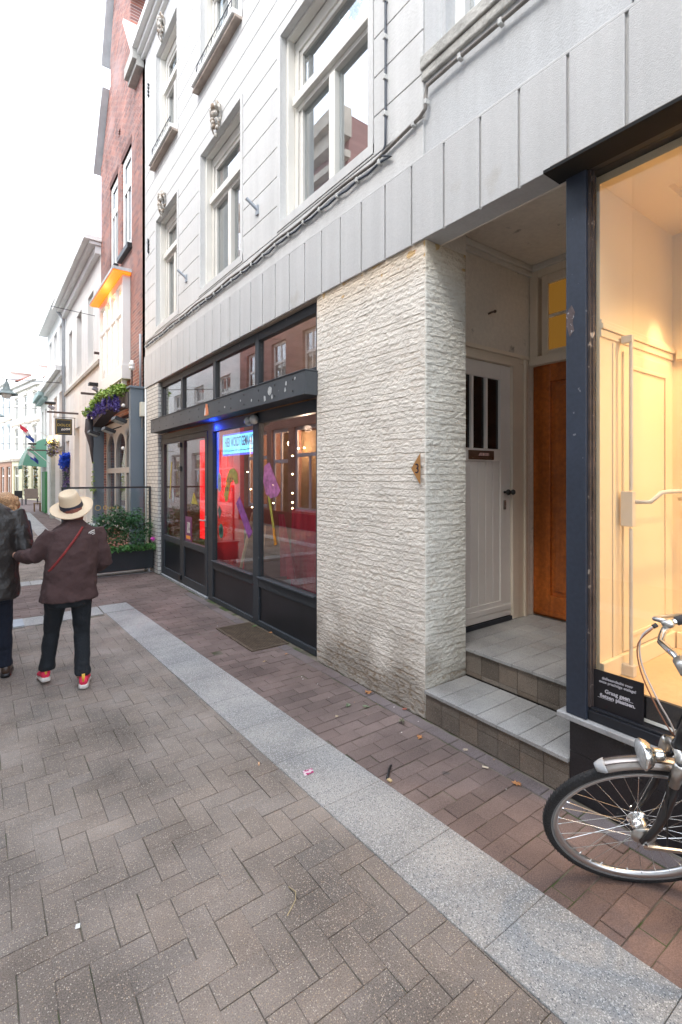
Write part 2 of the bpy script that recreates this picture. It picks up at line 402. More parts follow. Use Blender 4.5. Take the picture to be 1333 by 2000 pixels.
# granite slabs: long band and two cross bands
gs = Bricks()
def slab(pts, z=.006, t=None):
    t = t or tone(.05, .012); c = sum((Vector(p).to_3d() for p in pts), Vector()) / 4
    vs = []
    for k, dz in ((0.0, -.03), (0.0, -.003), (.003, 0)):
        for p in pts:
            q = Vector((p[0], p[1], 0)); q += (c - q).normalized() * (k + .0015); vs.append((q.x, q.y, z + dz))
    gs.add(vs, [(8, 9, 10, 11)] + [(4 * a + k, 4 * a + (k + 1) % 4, 4 * a + 4 + (k + 1) % 4, 4 * a + 4 + k) for a in (0, 1) for k in range(4)]); gs.cols += [t] * 12
y = -1.26
while y < 6.3:
    y2 = min(y + .47, 6.95); 
    if y2 > 6.3: y2 = 6.48
    slab([(lx(y), y), (rx(y), y), (rx(y2), y2), (lx(y2), y2)], z=.006 + random.gauss(0, .0008)); y = y2
slab([(lx(6.9), 6.5), (rx(6.5), 6.5), (rx(6.9), 6.9), (lx(6.9), 6.9)])
x = 1.21
while x > -1.2:
    slab([(x - .6, 6.44), (x - .002, 6.48), (x - .002, 6.88), (x - .6, 6.84)] if x > .8 else [(x - .6, 6.44), (x, 6.44), (x, 6.82), (x - .6, 6.82)]); x -= .602
x = 2.44
while x > -1.2: slab([(x - .6, 8.86), (x, 8.86), (x, 9.2), (x - .6, 9.2)]); x -= .602
y = 9.22
while y < 27: slab([(lx(y), y), (rx(y), y), (rx(y + .6), y + .6), (lx(y + .6), y + .6)]); y += .6
structure(gs.build('granite_band', M_GRA, cols=gs.cols))
# the far and the other side of the street: plain sheets of the same paving
fb = MB(); fb.quad((-1.2, 19, -.004), (1.4, 19, -.004), (2.2, 75, -.004), (-1.2, 75, -.004)); structure(fb.build('far_roadway', mat('farpave', (.19, .17, .155), .85, .12, 2, .2, 40)))
fp = MB(); fp.quad((1.8, 25.6, -.003), (8, 25.6, -.003), (8, 75, -.003), (2.2, 75, -.003)); structure(fp.build('far_pavement', mat('farclink', (.17, .125, .12), .85, .15, 2, .2, 40)))
lp = MB(); lp.quad((-3.2, -12, .002), (-1.6, -12, .002), (-1.6, 75, .002), (-3.2, 75, .002)); structure(lp.build('left_pavement', mat('farclink')))
lb = MB(); lb.quad((-1.6, -12, .004), (-1.2, -12, .004), (-1.2, 75, .004), (-1.6, 75, .004)); structure(lb.build('left_band', mat('fargran', (.33, .34, .35), .8, .1, 2, .2, 60)))
br_ = MB(); br_.quad((-1.2, -12, -.004), (2.45, -12, -.004), (2.45, -1.1, -.004), (-1.2, -1.1, -.004)); structure(br_.build('near_roadway', mat('farpave')))

# ---------------------------------------------------------------- white painted building
D = 2.45
M_PLA = mat('plaster', (.57, .57, .56), .8, .05, 1.2, .03, 30, bump=.25, bs=55, streak=.05, col2=(.45, .43, .39), c2s=1.5, c2lo=.66, c2hi=.86)
M_PLR = mat('plaster_rough', (.50, .51, .515), .85, .05, 1.5, .04, 45, bump=.3, bs=110, streak=.07, col2=(.42, .38, .32), c2s=2.5, c2lo=.66, c2hi=.85)
M_FASC = mat('fascia_plaster', (.52, .52, .515), .85, .04, 1.2, .04, 60, bump=.3, bs=150, streak=.05, col2=(.40, .37, .32), c2s=2.5, c2lo=.66, c2hi=.85)
M_CREAM = mat('cream_paint', (.70, .68, .63), .55, .05, 3, bump=.1, bs=30, col2=(.38, .34, .29), c2s=9, c2lo=.72, c2hi=.8)
M_WPAINT = mat('white_paint', (.72, .72, .70), .45, .04, 3, bump=.06, bs=30)
M_BROWN = mat('soffit_brown', (.34, .29, .235), .85, .15, 4, .1, 40, bump=.3)
M_DARK = mat('dark_grey_paint', (.030, .037, .045), .6, .12, 3, .08, 50, bump=.06, col2=(.10, .105, .11), c2s=14, c2lo=.68, c2hi=.74)
M_CAN = mat('canopy_grey', (.060, .068, .077), .6, .12, 2, .06, 50, bump=.05, col2=(.24, .25, .25), c2s=16, c2lo=.715, c2hi=.73)
M_PANEL = mat('black_panel', (.012, .014, .018), .35, .2, 3)
M_GLASS = glassmat('shop_glass', 2.6, wavy=.02)
M_WGLASS = glassmat('window_glass', 4.4, tint=(.85, .9, .92), wavy=.05)
M_METAL = mat('steel', (.55, .55, .54), .3, .1, 5, metal=1.0)
M_CHROME = mat('chrome', (.78, .78, .76), .16, .06, 8, metal=1.0)
M_BLACK = mat('black_plastic', (.012, .012, .013), .45, .1, 6)
M_NET = mat('net_curtain', (.55, .58, .62), .9, .06, 8)
M_INT = mat('dim_room', (.30, .29, .28), .9)

W = thing('white_building', (2.45, 5.5, 0), 'white painted building of smooth coursed plaster above a dark shopfront, doorway and lit shop window', 'building')
wins = [(2.98, 4.375, 4.23, 6.11), (5.32, 6.604, 4.23, 6.07), (7.605, 8.72, 4.23, 6.05), (5.32, 6.604, 7.06, 8.92), (7.605, 8.72, 7.06, 8.90), (2.98, 4.375, 7.06, 8.92)]
m = MB()
wallx(m, 2.462, 2.74, 2.39, 9.44, 3.85, 9.35, wins)
# rusticated courses
gz = [4.12 + .3 * k for k in range(18)]
for a, b in zip(gz, gz[1:]):
    b = min(b, 9.3)
    if b - a < .05: continue
    hs = [(h[0] - .07, h[1] + .07, h[2] - .09, h[3] + .0) for h in wins]
    for ya, yb, za, zb in cells(2.39, 9.42, a + .005, b - .005, hs): m.box(2.449, 2.4625, ya, yb, za, zb)
m.box(2.452, 2.4625, 2.39, 9.42, 3.85, 4.115)
for h in wins:
    m.box(2.444, 2.4625, h[0] - .062, h[0], h[2] - .08, h[3] + .0); m.box(2.444, 2.4625, h[1], h[1] + .062, h[2] - .08, h[3] + .0)
    m.box(2.443, 2.4625, h[0] - .062, h[1] + .062, h[2] - .085, h[2])
m.build('wall', M_PLA, W, bevel=.003)
m = MB(); m.box(2.40, 2.75, 2.3, 9.50, 9.35, 9.42); m.box(2.33, 2.75, 2.3, 9.52, 9.42, 9.50); m.box(2.24, 2.75, 2.3, 9.54, 9.50, 9.62); m.build('cornice', M_WPAINT, W, bevel=.01)
m = MB(); wallx(m, 2.466, 2.74, -3.0, 2.388, 3.835, 7.5, [(1.05, 2.20, 4.52, 6.6), (-1.2, .2, 4.52, 6.6)])
m.box(2.458, 2.467, 2.23, 2.386, 4.53, 7.5)
m.build('side_wall', M_PLR, W, bevel=.004)
m = MB(); m.box(2.425, 2.47, -3, 2.40, 4.43, 4.52); m.box(2.44, 2.47, -3, 2.40, 4.36, 4.43); m.build('sill_moulding', mat('worn_stone', (.42, .41, .38), .9, .2, 6, .1, 60, bump=1.0, bs=30), W, bevel=.01)
m = MB(); m.box(2.56, 2.66, 2.12, 2.20, 4.52, 6.6); m.box(2.56, 2.66, 1.05, 1.13, 4.52, 6.6)
wf = m.build('window', M_WPAINT, W); MB().box(2.61, 2.615, 1.13, 2.12, 4.53, 6.6).build('pane', M_WGLASS, wf)
MB().box(2.80, 2.82, 1.0, 2.3, 4.4, 6.7).build('curtain', M_INT, wf)
# fascia with recessed strips every 0.28 m
m = MB(); m.box(2.447, 2.60, -3.0, 9.42, 3.272, 3.84)
ys = [9.42]; y = 2.482
gl = sorted([2.482 + .281 * k for k in range(0, 25)] + [2.186, 1.898, 1.633, 1.35, 1.065, .78, .5, .22, -.06, -.34, -.62, -.9, -1.18, -1.46])
gl = [g_ for g_ in gl if g_ < 9.35]
edges = [-3.0] + gl + [9.42]
for a, b in zip(edges, edges[1:]): m.box(2.430 + random.gauss(0, .0008), 2.448, a + .0085, b - .0085, 3.27, 3.822)
m.box(2.433, 2.4485, -3.0, 9.42, 3.823, 3.843)
m.build('fascia', M_FASC, W, bevel=.004)
m = MB(); m.box(2.45, 2.60, 3.72, 8.58, 3.262, 3.271); m.build('soffit', M_BROWN, W)
# upper windows
def upper_window(h, dark=False):
    a, b, c, d = h; o = MB()
    for ya, yb in ((a, a + .035), (b - .035, b)): o.box(2.52, 2.60, ya, yb, c, d)
    o.box(2.52, 2.60, a + .035, b - .035, d - .03, d)
    for ya, yb in ((a, a + .10), (b - .10, b)): o.box(2.602, 2.68, ya, yb, c, d - .03)
    for ya, yb in ((a + .10, a + .15), (b - .15, b - .10)): o.box(2.62, 2.67, ya, yb, c + .13, d - .20)
    o.box(2.602, 2.68, a + .10, b - .10, c, c + .13); o.box(2.602, 2.68, a + .10, b - .10, d - .15, d - .03); o.box(2.62, 2.67, a + .10, b - .10, d - .20, d - .15)
    zt = c + 1.17; my = (a + b) / 2
    o.box(2.555, 2.672, a + .06, b - .06, zt, zt + .085); o.box(2.60, 2.673, a + .1, b - .1, zt - .05, zt)
    o.box(2.592, 2.675, my - .045, my + .045, c + .13, zt - .05)
    wf = o.build('window', M_CREAM, W, bevel=.004)
    g1 = MB(); g1.box(2.648, 2.652, a + .15, my - .045, c + .13, zt - .05); g1.build('pane', M_WGLASS, wf)
    g1 = MB(); g1.box(2.648, 2.652, my + .045, b - .15, c + .13, zt - .05); g1.build('pane', M_WGLASS, wf)
    g1 = MB(); g1.box(2.648, 2.652, a + .15, b - .15, zt + .085, d - .20); g1.build('pane', M_WGLASS, wf)
    cu = MB(); cu.box(2.75, 2.76, my + .1, b - .05, c, d); cu.build('curtain', M_NET, wf)
    MB().box(3.3, 3.32, a - .3, b + .3, c - .2, d + .3).build('room_back', M_INT, wf)
for h in wins: upper_window(h)
for h in wins[3:5]:
    m = MB(); m.box(2.36, 2.46, h[0] - .05, h[1] + .08, 6.94, 6.975); m.build('sill', mat('weathered_sill', (.40, .33, .28), .85, .25, 6, bump=.4), W, bevel=.006)
    MB().box(2.33, 2.46, h[0] - .03, h[1] + .05, 6.985, 7.05).build('sill_top', M_WPAINT, W, bevel=.01)
    m = MB(); ya, yb = h[0] + .05, h[1] - .08
    m.tube([(2.36, ya, 7.2), (2.36, yb, 7.2)], .006, 6); m.tube([(2.36, ya, 7.05), (2.36, ya, 7.2)], .006, 6); m.tube([(2.36, yb, 7.05), (2.36, yb, 7.2)], .006, 6)
    n_ = 7
    for k in range(n_):
        y0 = ya + (yb - ya) * k / n_; y1 = ya + (yb - ya) * (k + 1) / n_
        pts = [(2.36, y0 + (y1 - y0) * t / 10, 7.06 + .13 * abs(math.sin(PI * t / 10))) for t in range(11)]; m.tube(pts, .004, 5)
    m.build('window_railing', mat('iron', (.03, .035, .045), .5), W)
# carved ornaments over the windows
def ornament(y, z):
    m = MB(); x = 2.455
    rnd = random.Random(int(y * 10))
    for k in range(9):
        t = k / 8; m.ball((x - .05 * math.sin(t * PI) - .03, y + rnd.uniform(-.05, .05), z + .16 - .33 * t), .035 * (1.15 - .5 * t), .048 * (1.2 - .6 * t), .032)
    for s_ in (-1, 1):
        m.tube([(x, y + s_ * .03, z + .12), (x - .08, y + s_ * .10, z + .16), (x - .05, y + s_ * .13, z + .08), (x, y + s_ * .08, z - .02)], [.03, .024, .02, .012], 6)
        m.tube([(x, y + s_ * .03, z - .02), (x - .07, y + s_ * .09, z - .05), (x - .03, y + s_ * .10, z - .13)], [.028, .022, .01], 6)
    m.ball((x - .08, y + .02, z + .16), .03, .04, .045)
    o = m.build('carved_ornament', mat('carved_stone', (.55, .52, .47), .85, .3, 14, bump=.6, bs=40, col2=(.2, .15, .11), c2s=14, c2lo=.5, c2hi=.6), W, smooth=True)
    r = o.modifiers.new('r', 'REMESH'); r.mode = 'VOXEL'; r.voxel_size = .01
for y, z in ((3.7, 6.2), (5.96, 6.17), (8.25, 6.12), (8.3, 9.05), (5.96, 9.05)): ornament(y, z)
# wall anchors
for z in (5.8, 8.6):
    m = MB()
    for k in range(4): m.obox((2.44, 9.17, z - .1 + .065 * k), (1, 0, 0), (0, 1, .9), (0, -.9, 1), .012, .045, .018)
    m.build('wall_anchor', M_BLACK, W)

# rough split-brick pillar ----------------------------------------------------
def rough_face(o, u, v, nrm, U, H, du, seed, base=(1, 1, 1), depth=.0066, course=.0505):
    """displaced grid: split bricks painted over, courses of about 5 cm"""
    o = Vector(o); u = Vector(u); v = Vector(v); nrm = Vector(nrm)
    nu = int(U / du); nv = int(H / du); vs = []; cols = []; rnd = random.Random(seed)
    offs = [rnd.random() * .2 for _ in range(200)]; tn = {}
    for j in range(nv + 1):
        z = H * j / nv; r = z / course; row = int(r); fr = r - row
        for i in range(nu + 1):
            x = U * i / nu; q = (x + offs[row]) / .19; bi = int(q); fq = q - bi
            wob = noise.noise(Vector((x * 7, z * 5, seed))) * .18 + noise.noise(Vector((x * 45, z * 30, seed))) * .10; gate = max(.12, min(1, .45 + 1.3 * noise.noise(Vector((x * 8, row * 3.7, seed + 3)))))
            e = 1 - gate * (1 - min(1, max(0, min(fr + wob, 1 - fr - wob) / .14))); e2 = 1 - gate * (1 - min(1, min(fq, 1 - fq) / .04))
            key = (row, bi)
            if key not in tn: tn[key] = (rnd.uniform(-1, 1), rnd.uniform(-1, 1), rnd.random())
            t = tn[key]
            n1 = noise.fractal(Vector((x * 24 + t[0], z * 46 + t[1], seed)), .9, 2.0, 4)
            n2 = noise.noise(Vector((x * 70, z * 110, seed + 5)))
            hgt = (.5 + .12 * t[0] + .55 * n1 + .38 * (.5 - fr) + .14 * n2)
            hgt = max(-.3, hgt) * e * (.6 + .4 * e2)
            edge = 1.0
            if i == 0 or i == nu: edge = 0.0
            hh = depth * hgt * edge
            vs.append(o + u * x + v * z + nrm * hh)
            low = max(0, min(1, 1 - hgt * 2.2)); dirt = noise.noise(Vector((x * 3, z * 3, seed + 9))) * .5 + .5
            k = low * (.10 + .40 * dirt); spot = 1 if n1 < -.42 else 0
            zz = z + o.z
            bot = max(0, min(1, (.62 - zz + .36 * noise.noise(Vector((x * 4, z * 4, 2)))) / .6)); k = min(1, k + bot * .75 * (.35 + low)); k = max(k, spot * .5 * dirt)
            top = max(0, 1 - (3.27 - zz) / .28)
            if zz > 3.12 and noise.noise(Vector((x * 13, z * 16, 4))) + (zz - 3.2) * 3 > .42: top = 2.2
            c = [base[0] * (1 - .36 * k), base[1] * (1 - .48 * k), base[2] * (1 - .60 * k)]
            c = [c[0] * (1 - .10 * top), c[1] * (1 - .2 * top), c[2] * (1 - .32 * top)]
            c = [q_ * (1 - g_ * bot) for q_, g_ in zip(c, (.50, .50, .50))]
            cols.append(c)
    fs = [(j * (nu + 1) + i, j * (nu + 1) + i + 1, (j + 1) * (nu + 1) + i + 1, (j + 1) * (nu + 1) + i) for j in range(nv) for i in range(nu)]
    mb = MB(); mb.add(vs, fs); return mb, cols
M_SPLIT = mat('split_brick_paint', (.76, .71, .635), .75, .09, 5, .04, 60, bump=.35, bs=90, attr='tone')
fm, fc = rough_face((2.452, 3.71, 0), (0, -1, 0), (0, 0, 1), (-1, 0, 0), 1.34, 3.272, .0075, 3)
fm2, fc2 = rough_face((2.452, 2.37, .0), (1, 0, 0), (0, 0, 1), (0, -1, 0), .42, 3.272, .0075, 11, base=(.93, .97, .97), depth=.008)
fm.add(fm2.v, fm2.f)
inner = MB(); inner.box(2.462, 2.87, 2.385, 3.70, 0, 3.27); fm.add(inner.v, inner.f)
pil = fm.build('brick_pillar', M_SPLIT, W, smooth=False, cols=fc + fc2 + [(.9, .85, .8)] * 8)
M_WBR = brickmat('white_glazed_brick', (.66, .65, .61), (.58, .57, .53), (.10, .10, .10), .19, .064, .010, rough=.5, axis='sum', bump=.8, var=.06)
m = MB(); m.box(2.45, 2.60, 8.60, 9.42, 0, 3.268); m.build('brick_pilaster', M_WBR, W)
m = MB(); m.tube([(2.43, 9.30, .0), (2.43, 9.30, 3.25)], .016, 8); m.build('pipe', M_WPAINT, W, smooth=True)

# ---------------------------------------------------------------- dark shopfront (left shop)
def frame_box(mb, y0, y1, z0, z1, x0=2.50, x1=2.57): mb.box(x0, x1, y0, y1, z0, z1)
m = MB()
for y0, y1 in ((3.71, 3.80), (4.96, 5.10), (6.30, 6.46), (8.50, 8.60)): frame_box(m, y0, y1, 0.0, 2.37)     # posts
frame_box(m, 3.80, 6.30, 2.252, 2.37); frame_box(m, 6.46, 8.50, 2.285, 2.37)
for y0, y1 in ((3.80, 4.96), (5.10, 6.30)):
    frame_box(m, y0, y1, .43, .545); frame_box(m, y0, y1, 0, .06, 2.495, 2.57); m.box(2.47, 2.50, y0, y1, .53, .55)
sf = m.build('shopfront_frame', M_DARK, W, bevel=.005)
m = MB()
for y0, y1 in ((3.71, 3.80), (4.96, 5.045), (6.20, 6.285), (7.50, 7.585), (8.52, 8.60)): frame_box(m, y0, y1, 2.62, 3.262)
for y0, y1 in ((3.80, 4.96), (5.045, 6.20), (6.285, 7.50), (7.585, 8.52)): frame_box(m, y0, y1, 3.17, 3.262); frame_box(m, y0, y1, 2.60, 2.67)
tf = m.build('transom_frame', M_DARK, W, bevel=.005)
for y0, y1 in ((3.80, 4.96), (5.045, 6.20), (6.285, 7.50), (7.585, 8.52)):
    m = MB(); m.box(2.532, 2.538, y0, y1, 2.67, 3.17); m.build('pane', M_GLASS, tf)
for y0, y1 in ((3.80, 4.96), (5.10, 6.30)):
    m = MB(); m.box(2.532, 2.538, y0, y1, .545, 2.252); m.build('pane', M_GLASS, sf)
    m = MB(); m.box(2.52, 2.55, y0, y1, .06, .43); m.build('kick_panel', M_PANEL, sf)
# doors
for y0, y1, hd in ((6.465, 7.50, True), (7.505, 8.495, False)):
    m = MB(); fr = .085
    for a, b in ((y0, y0 + fr), (y1 - fr, y1)): m.box(2.49, 2.545, a, b, .03, 2.28)
    m.box(2.49, 2.545, y0 + fr, y1 - fr, 2.20, 2.28); m.box(2.49, 2.545, y0 + fr, y1 - fr, .60, .69); m.box(2.49, 2.545, y0 + fr, y1 - fr, .03, .15)
    dr = m.build('shop_door', M_DARK, W, bevel=.005)
    MB().box(2.515, 2.521, y0 + fr, y1 - fr, .69, 2.20).build('pane', M_GLASS, dr)
    MB().box(2.51, 2.53, y0 + fr, y1 - fr, .15, .60).build('kick_panel', M_PANEL, dr)
    if hd:
        h_ = MB(); h_.box(2.478, 2.49, 6.485, 6.525, .97, 1.12); h_.tube([(2.485, 6.505, 1.06), (2.445, 6.505, 1.06), (2.445, 6.63, 1.06)], .010, 8)
        h_.build('handle', M_METAL, dr)
    else:
        for z in (2.14, 1.78, .12):
            h_ = MB(); h_.box(2.46, 2.49, 7.50, 7.60, z - .035, z + .035); h_.build('hinge_block', M_BLACK, dr)
MB().box(2.462, 2.58, 6.46, 8.5, 0.0, .028).build('threshold', mat('threshold_stone', (.30, .32, .34), .8, .2, 8, .1, 80), W)
# projecting canopy box
m = MB(); m.box(2.313, 2.50, 3.69, 8.55, 2.385, 2.598); m.box(2.305, 2.50, 3.685, 8.555, 2.598, 2.608)
cn = m.build('canopy_box', M_CAN, W, bevel=.004)
m = MB(); rnd = random.Random(4)
for k in range(14):
    for z in (2.44, 2.545):
        y = 3.9 + k * .345; m = MB(); m.lathe((2.313, y, z), (-1, 0, 0), [(0, .009), (.004, .009), (.006, 0)], 10); m.build('screw', M_BLACK, cn)
m = MB()
for (y, z, a, b) in ((4.35, 2.50, .055, .07), (4.45, 2.44, .03, .045), (4.30, 2.44, .02, .03), (4.02, 2.53, .02, .035), (4.04, 2.47, .018, .03), (4.75, 2.46, .015, .02), (5.02, 2.49, .014, .02), (5.45, 2.47, .018, .02), (3.86, 2.55, .012, .02)):
    n_ = 7; pts = [(2.3125, y + a * math.cos(2 * PI * k / n_) * rnd.uniform(.5, 1), z + b * math.sin(2 * PI * k / n_) * rnd.uniform(.5, 1)) for k in range(n_)]
    m = MB(); m.prism(pts, (-.0012, 0, 0)); m.build('sticker_remnant', mat('paper_rest', (.45, .46, .46), .9, .3, 30), cn)
# orange and white sticker with a letter on the canopy
st = MB(); st.prism([(2.3122, 6.10, 2.43), (2.3122, 5.95, 2.43), (2.3122, 5.99, 2.57), (2.3122, 6.05, 2.58)], (-.0015, 0, 0))
so = tag(st.build('sticker', mat('orange_sticker', (.75, .22, .08), .5), None), 'small orange and white torn sticker on the front of the grey canopy box', 'sticker')
q = MB(); q.prism([(2.3105, 6.10, 2.44), (2.3105, 6.055, 2.44), (2.3105, 6.05, 2.53), (2.3105, 6.075, 2.53)], (-.001, 0, 0)); q.build('white_patch', M_WPAINT, so)
# doorbell camera / ball lamp under canopy
t = thing('security_camera', (2.47, 5.03, 2.31), 'double grey ball camera under the canopy where the post meets the shop window', 'camera')
m = MB(); m.ball((2.46, 4.99, 2.29), .055); m.ball((2.44, 5.09, 2.28), .05); m.build('camera_ball', mat('grey_glass_ball', (.35, .36, .36), .15, .1), t, smooth=True)
MB().box(2.46, 2.50, 4.98, 5.10, 2.32, 2.36).build('bracket', M_BLACK, t)

# interior of the left shop
M_WARMW = mat('shop_wall', (.17, .12, .085), .8, .25, 1.2); M_REDW = mat('red_wall', (.62, .03, .04), .7, .15, 3)
m = MB(); m.box(5.8, 5.9, 3.72, 8.6, 0, 3.3); m.box(2.6, 5.8, 8.5, 8.6, 0, 3.3); m.box(2.9, 5.8, 3.72, 3.8, 0, 3.3); m.build('shop_inner_wall', M_WARMW, W)
MB().box(2.58, 5.8, 3.8, 8.5, 3.24, 3.30).build('shop_ceiling', mat('shop_ceiling', (.32, .30, .28), .9), W)
MB().box(2.58, 5.8, 3.8, 8.5, .002, .02).build('shop_floor', mat('shop_floor', (.10, .085, .075), .5, .2, 3), W)
part_w = tag(MB().box(3.05, 3.12, 6.65, 7.75, .02, 2.5).build('partition', M_REDW, None), 'bright red lit partition just inside the shop door', 'partition')
def lamp(name, kind, loc, col, e, size=.05, rot=None, spot=None):
    d = bpy.data.lights.new(name, kind); d.energy = e; d.color = col
    if kind in ('POINT', 'SPOT'): d.shadow_soft_size = size
    if kind == 'SPOT': d.spot_size = spot[0]; d.spot_blend = spot[1]
    o = bpy.data.objects.new(name, d); COL.objects.link(o); o.location = loc
    if rot: o.rotation_euler = rot
    return o
lamp('shop_and_fill_lamp', 'POINT', (4.6, 5.2, 2.9), (1, .66, .38), 16, .08)
lamp('shop_and_fill_lamp', 'POINT', (2.93, 7.2, 1.6), (1, .05, .05), 4, .05)
lamp('shop_and_fill_lamp', 'POINT', (2.72, 4.3, 2.15), (1, .7, .5), 5, .04)  # added fill just inside the window to brighten the red drape
# red drape and counter
m = MB(); n_ = 60
prof = []
for k in range(n_ + 1):
    y = 3.84 + 1.15 * k / n_; prof.append((2.95 + .035 * math.sin(k * .9) + .02 * math.sin(k * 2.3), y))
for a, b in zip(prof, prof[1:]):
    m.quad((a[0], a[1], .02), (b[0], b[1], .02), (b[0] + .02, b[1], 1.28), (a[0] + .02, a[1], 1.28))
tag(m.build('drape', mat('red_cloth', (.36, .015, .04), .85, .2, 5), None, smooth=True), 'dark red pleated cloth hanging low behind the shop window', 'cloth')
m = MB(); n_ = 40
for k in range(n_):
    a0, a1 = 4.25 + .009 * k, 4.25 + .009 * (k + 1)
    f = lambda a, z: (2.66 + .05 * math.sin(a * 40) * (1.2 - z) + .28 * (1 - z) * .3, 4.7 + (a - 4.45) * (.3 + .9 * (1.3 - z)), z)
    for z0, z1 in ((.56, .8), (.8, 1.05), (1.05, 1.25)): m.quad(f(a0, z0), f(a1, z0), f(a1, z1), f(a0, z1))
tag(m.build('draped_scarf', mat('red_silk', (.30, .015, .035), .5, .2, 5), None, smooth=True), 'bright red scarf draped in folds at the bottom of the shop window', 'scarf')
def shelf(y0, y1, x, nz, label):
    t = thing('shelf_unit', (x, (y0 + y1) / 2, 0), label, 'shelf', None)
    m = MB()
    for k in range(3): yy = y0 + (y1 - y0) * k / 2; m.box(x, x + .3, yy - .02, yy + .02, .9, 2.1)
    for k in range(nz): zz = .9 + 1.2 * k / (nz - 1); m.box(x + .002, x + .298, y0, y1, zz - .018, zz + .018)
    m.build('frame', mat('cream_shelf', (.70, .55, .42), .6), t)
    m = MB(); rnd = random.Random(int(y0 * 9))
    for k in range(nz - 1):
        zz = .918 + 1.2 * k / (nz - 1)
        for q_ in range(6): yy = y0 + .06 + (y1 - y0 - .12) * q_ / 6; m.box(x + .05, x + .2, yy, yy + .07, zz, zz + rnd.uniform(.08, .2))
    m.build('goods', mat('dark_goods', (.10, .06, .06), .6, .5, 6), t)
shelf(4.6, 5.9, 5.0, 5, 'cream shelf unit with dark goods at the back of the left shop')
t = thing('counter', (4.2, 5.6, 0), 'grey topped counter in the middle of the left shop', 'counter')
MB().box(4.0, 4.5, 4.9, 6.6, .02, .95).build('base', mat('counter_wood', (.30, .20, .12), .6, .2, 5), t); MB().box(3.95, 4.55, 4.85, 6.65, .95, 1.0).build('top', mat('counter_top', (.35, .37, .36), .4), t)
M_BULB = emis('warm_bulb', (1, .72, .38), 14)
bl = []
BULBS = ((5.28, 2.02, 'at the top right of the right hand window'), (5.42, 2.02, 'next to the top right one'), (5.57, 1.93, 'upper one of the vertical row'), (5.57, 1.69, 'second from the top of the vertical row'), (5.57, 1.44, 'middle one of the vertical row'), (5.57, 1.32, 'third from the bottom of the vertical row'), (5.57, 1.24, 'lowest of the vertical row'),
         (6.91, 1.73, 'right of the green arched vinyl'), (7.14, 1.95, 'just under the lit sign'), (6.80, 1.47, 'over the purple vinyl bar'), (6.75, 1.20, 'low beside the mullion of the sign window'), (6.11, 1.54, 'in the doorway reflection, upper'), (6.09, 1.29, 'in the doorway reflection, lower'))
for (y, z, lab) in BULBS:
    x = 3.3
    o = MB().ball((x, y, z), .0095, n=8, m=6).build('light_bulb', M_BULB); bl.append(o)
    tag(o, 'tiny warm bulb ' + lab, 'bulb', 'string light bulbs in the left shop')
# lit sign in the window
t = thing('lit_sign', (2.60, 5.6, 2.06), 'glowing cyan lettered sign hanging at the top of the left shop window', 'sign')
m = MB(); m.box(2.585, 2.61, 5.06, 6.165, 1.925, 2.205); m.build('casing', emis('blue_glow', (.10, .12, .8), .5), t, bevel=.006)
MB().box(2.578, 2.5845, 5.08, 6.135, 1.95, 2.18).build('light_panel', emis('cyan_glow', (.16, .62, .85), .75), t)
M_BLUEINK = mat('blue_ink', (.0, .03, .42), .5)
lt_ = text_mesh('lettering', 'HIER WORDT GEMAAKT', M_BLUEINK, .165, (2.5765, 5.64, 2.04), (0, -1, 0), (0, 0, 1), .001, t, bold=.0035, squash=.46, spacing=1.02)
q = MB(); rnd = random.Random(2); yy = 6.08
while yy > 5.15: w_ = rnd.uniform(.02, .07); zz = 1.985 + rnd.uniform(-.004, .004); q.box(2.5762, 2.5768, yy - w_, yy, zz - .006, zz + .008); yy -= w_ + rnd.uniform(.008, .03)
q.build('faint_small_line', mat('faint_cyan', (.05, .45, .75), .5), t)
lamp('sign_glow', 'POINT', (2.47, 6.2, 2.30), (.02, .08, 1), 1.2, .04)
# blue glow on the jamb, put in as an emissive strip
tag(MB().box(2.555, 2.575, 6.255, 6.29, 1.5, 2.25).build('jamb_glow', emis('blue_jamb_glow', (.01, .08, 1), .35)), 'upright emissive strip for the blue glow on the left jamb of the sign window', 'light')
tag(MB().box(2.72, 2.75, 7.08, 7.36, .72, 2.21).build('red_banner', emis('red_glow', (1, .01, .015), .5)), 'glowing red upright banner behind the right glass of the shop door', 'banner')
# window decals (thin vinyl shapes stuck on the glass)
def decal(poly, col, label, name='window_decal', x=2.5305, th=.0015):
    m = MB(); m.prism([(x, y, z) for y, z in poly], (-th, 0, 0))
    vm = mat('vinyl_%d' % int(sum(c * 999 * (i + 1) for i, c in enumerate(col))), [c * .8 for c in col], .5, .35, 20); vm.node_tree.nodes['Principled BSDF'].inputs['Alpha'].default_value = .72
    return tag(m.build(name, vm, None), label, 'decal', 'vinyl shapes stuck on the left shop windows')
def ell(cy, cz, a, b, rot=0, n=20): return [(cy + a * math.cos(t) * math.cos(rot) - b * math.sin(t) * math.sin(rot), cz + a * math.cos(t) * math.sin(rot) + b * math.sin(t) * math.cos(rot)) for t in [2 * PI * k / n for k in range(n)]]
decal([(5.52, 1.42), (5.62, 1.33), (5.27, .93), (5.17, 1.02)], (.36, .10, .42), 'purple slanted vinyl bar on the sign window glass')
decal([(4.81, 1.80), (4.88, 1.77), (4.90, 1.60), (4.84, 1.47), (4.74, 1.42), (4.58, 1.45), (4.52, 1.51), (4.66, 1.68), (4.76, 1.81)], (.62, .22, .50), 'pink cone shaped vinyl on the right hand shop window')
decal([(4.80, 1.46), (4.75, 1.46), (4.645, 1.11), (4.69, 1.11)], (.55, .50, .08), 'yellow upper piece of the thin slanted vinyl stick')
decal([(4.689, 1.108), (4.646, 1.108), (4.60, .94), (4.65, .92)], (.85, .36, .04), 'orange lower piece of the thin slanted vinyl stick')
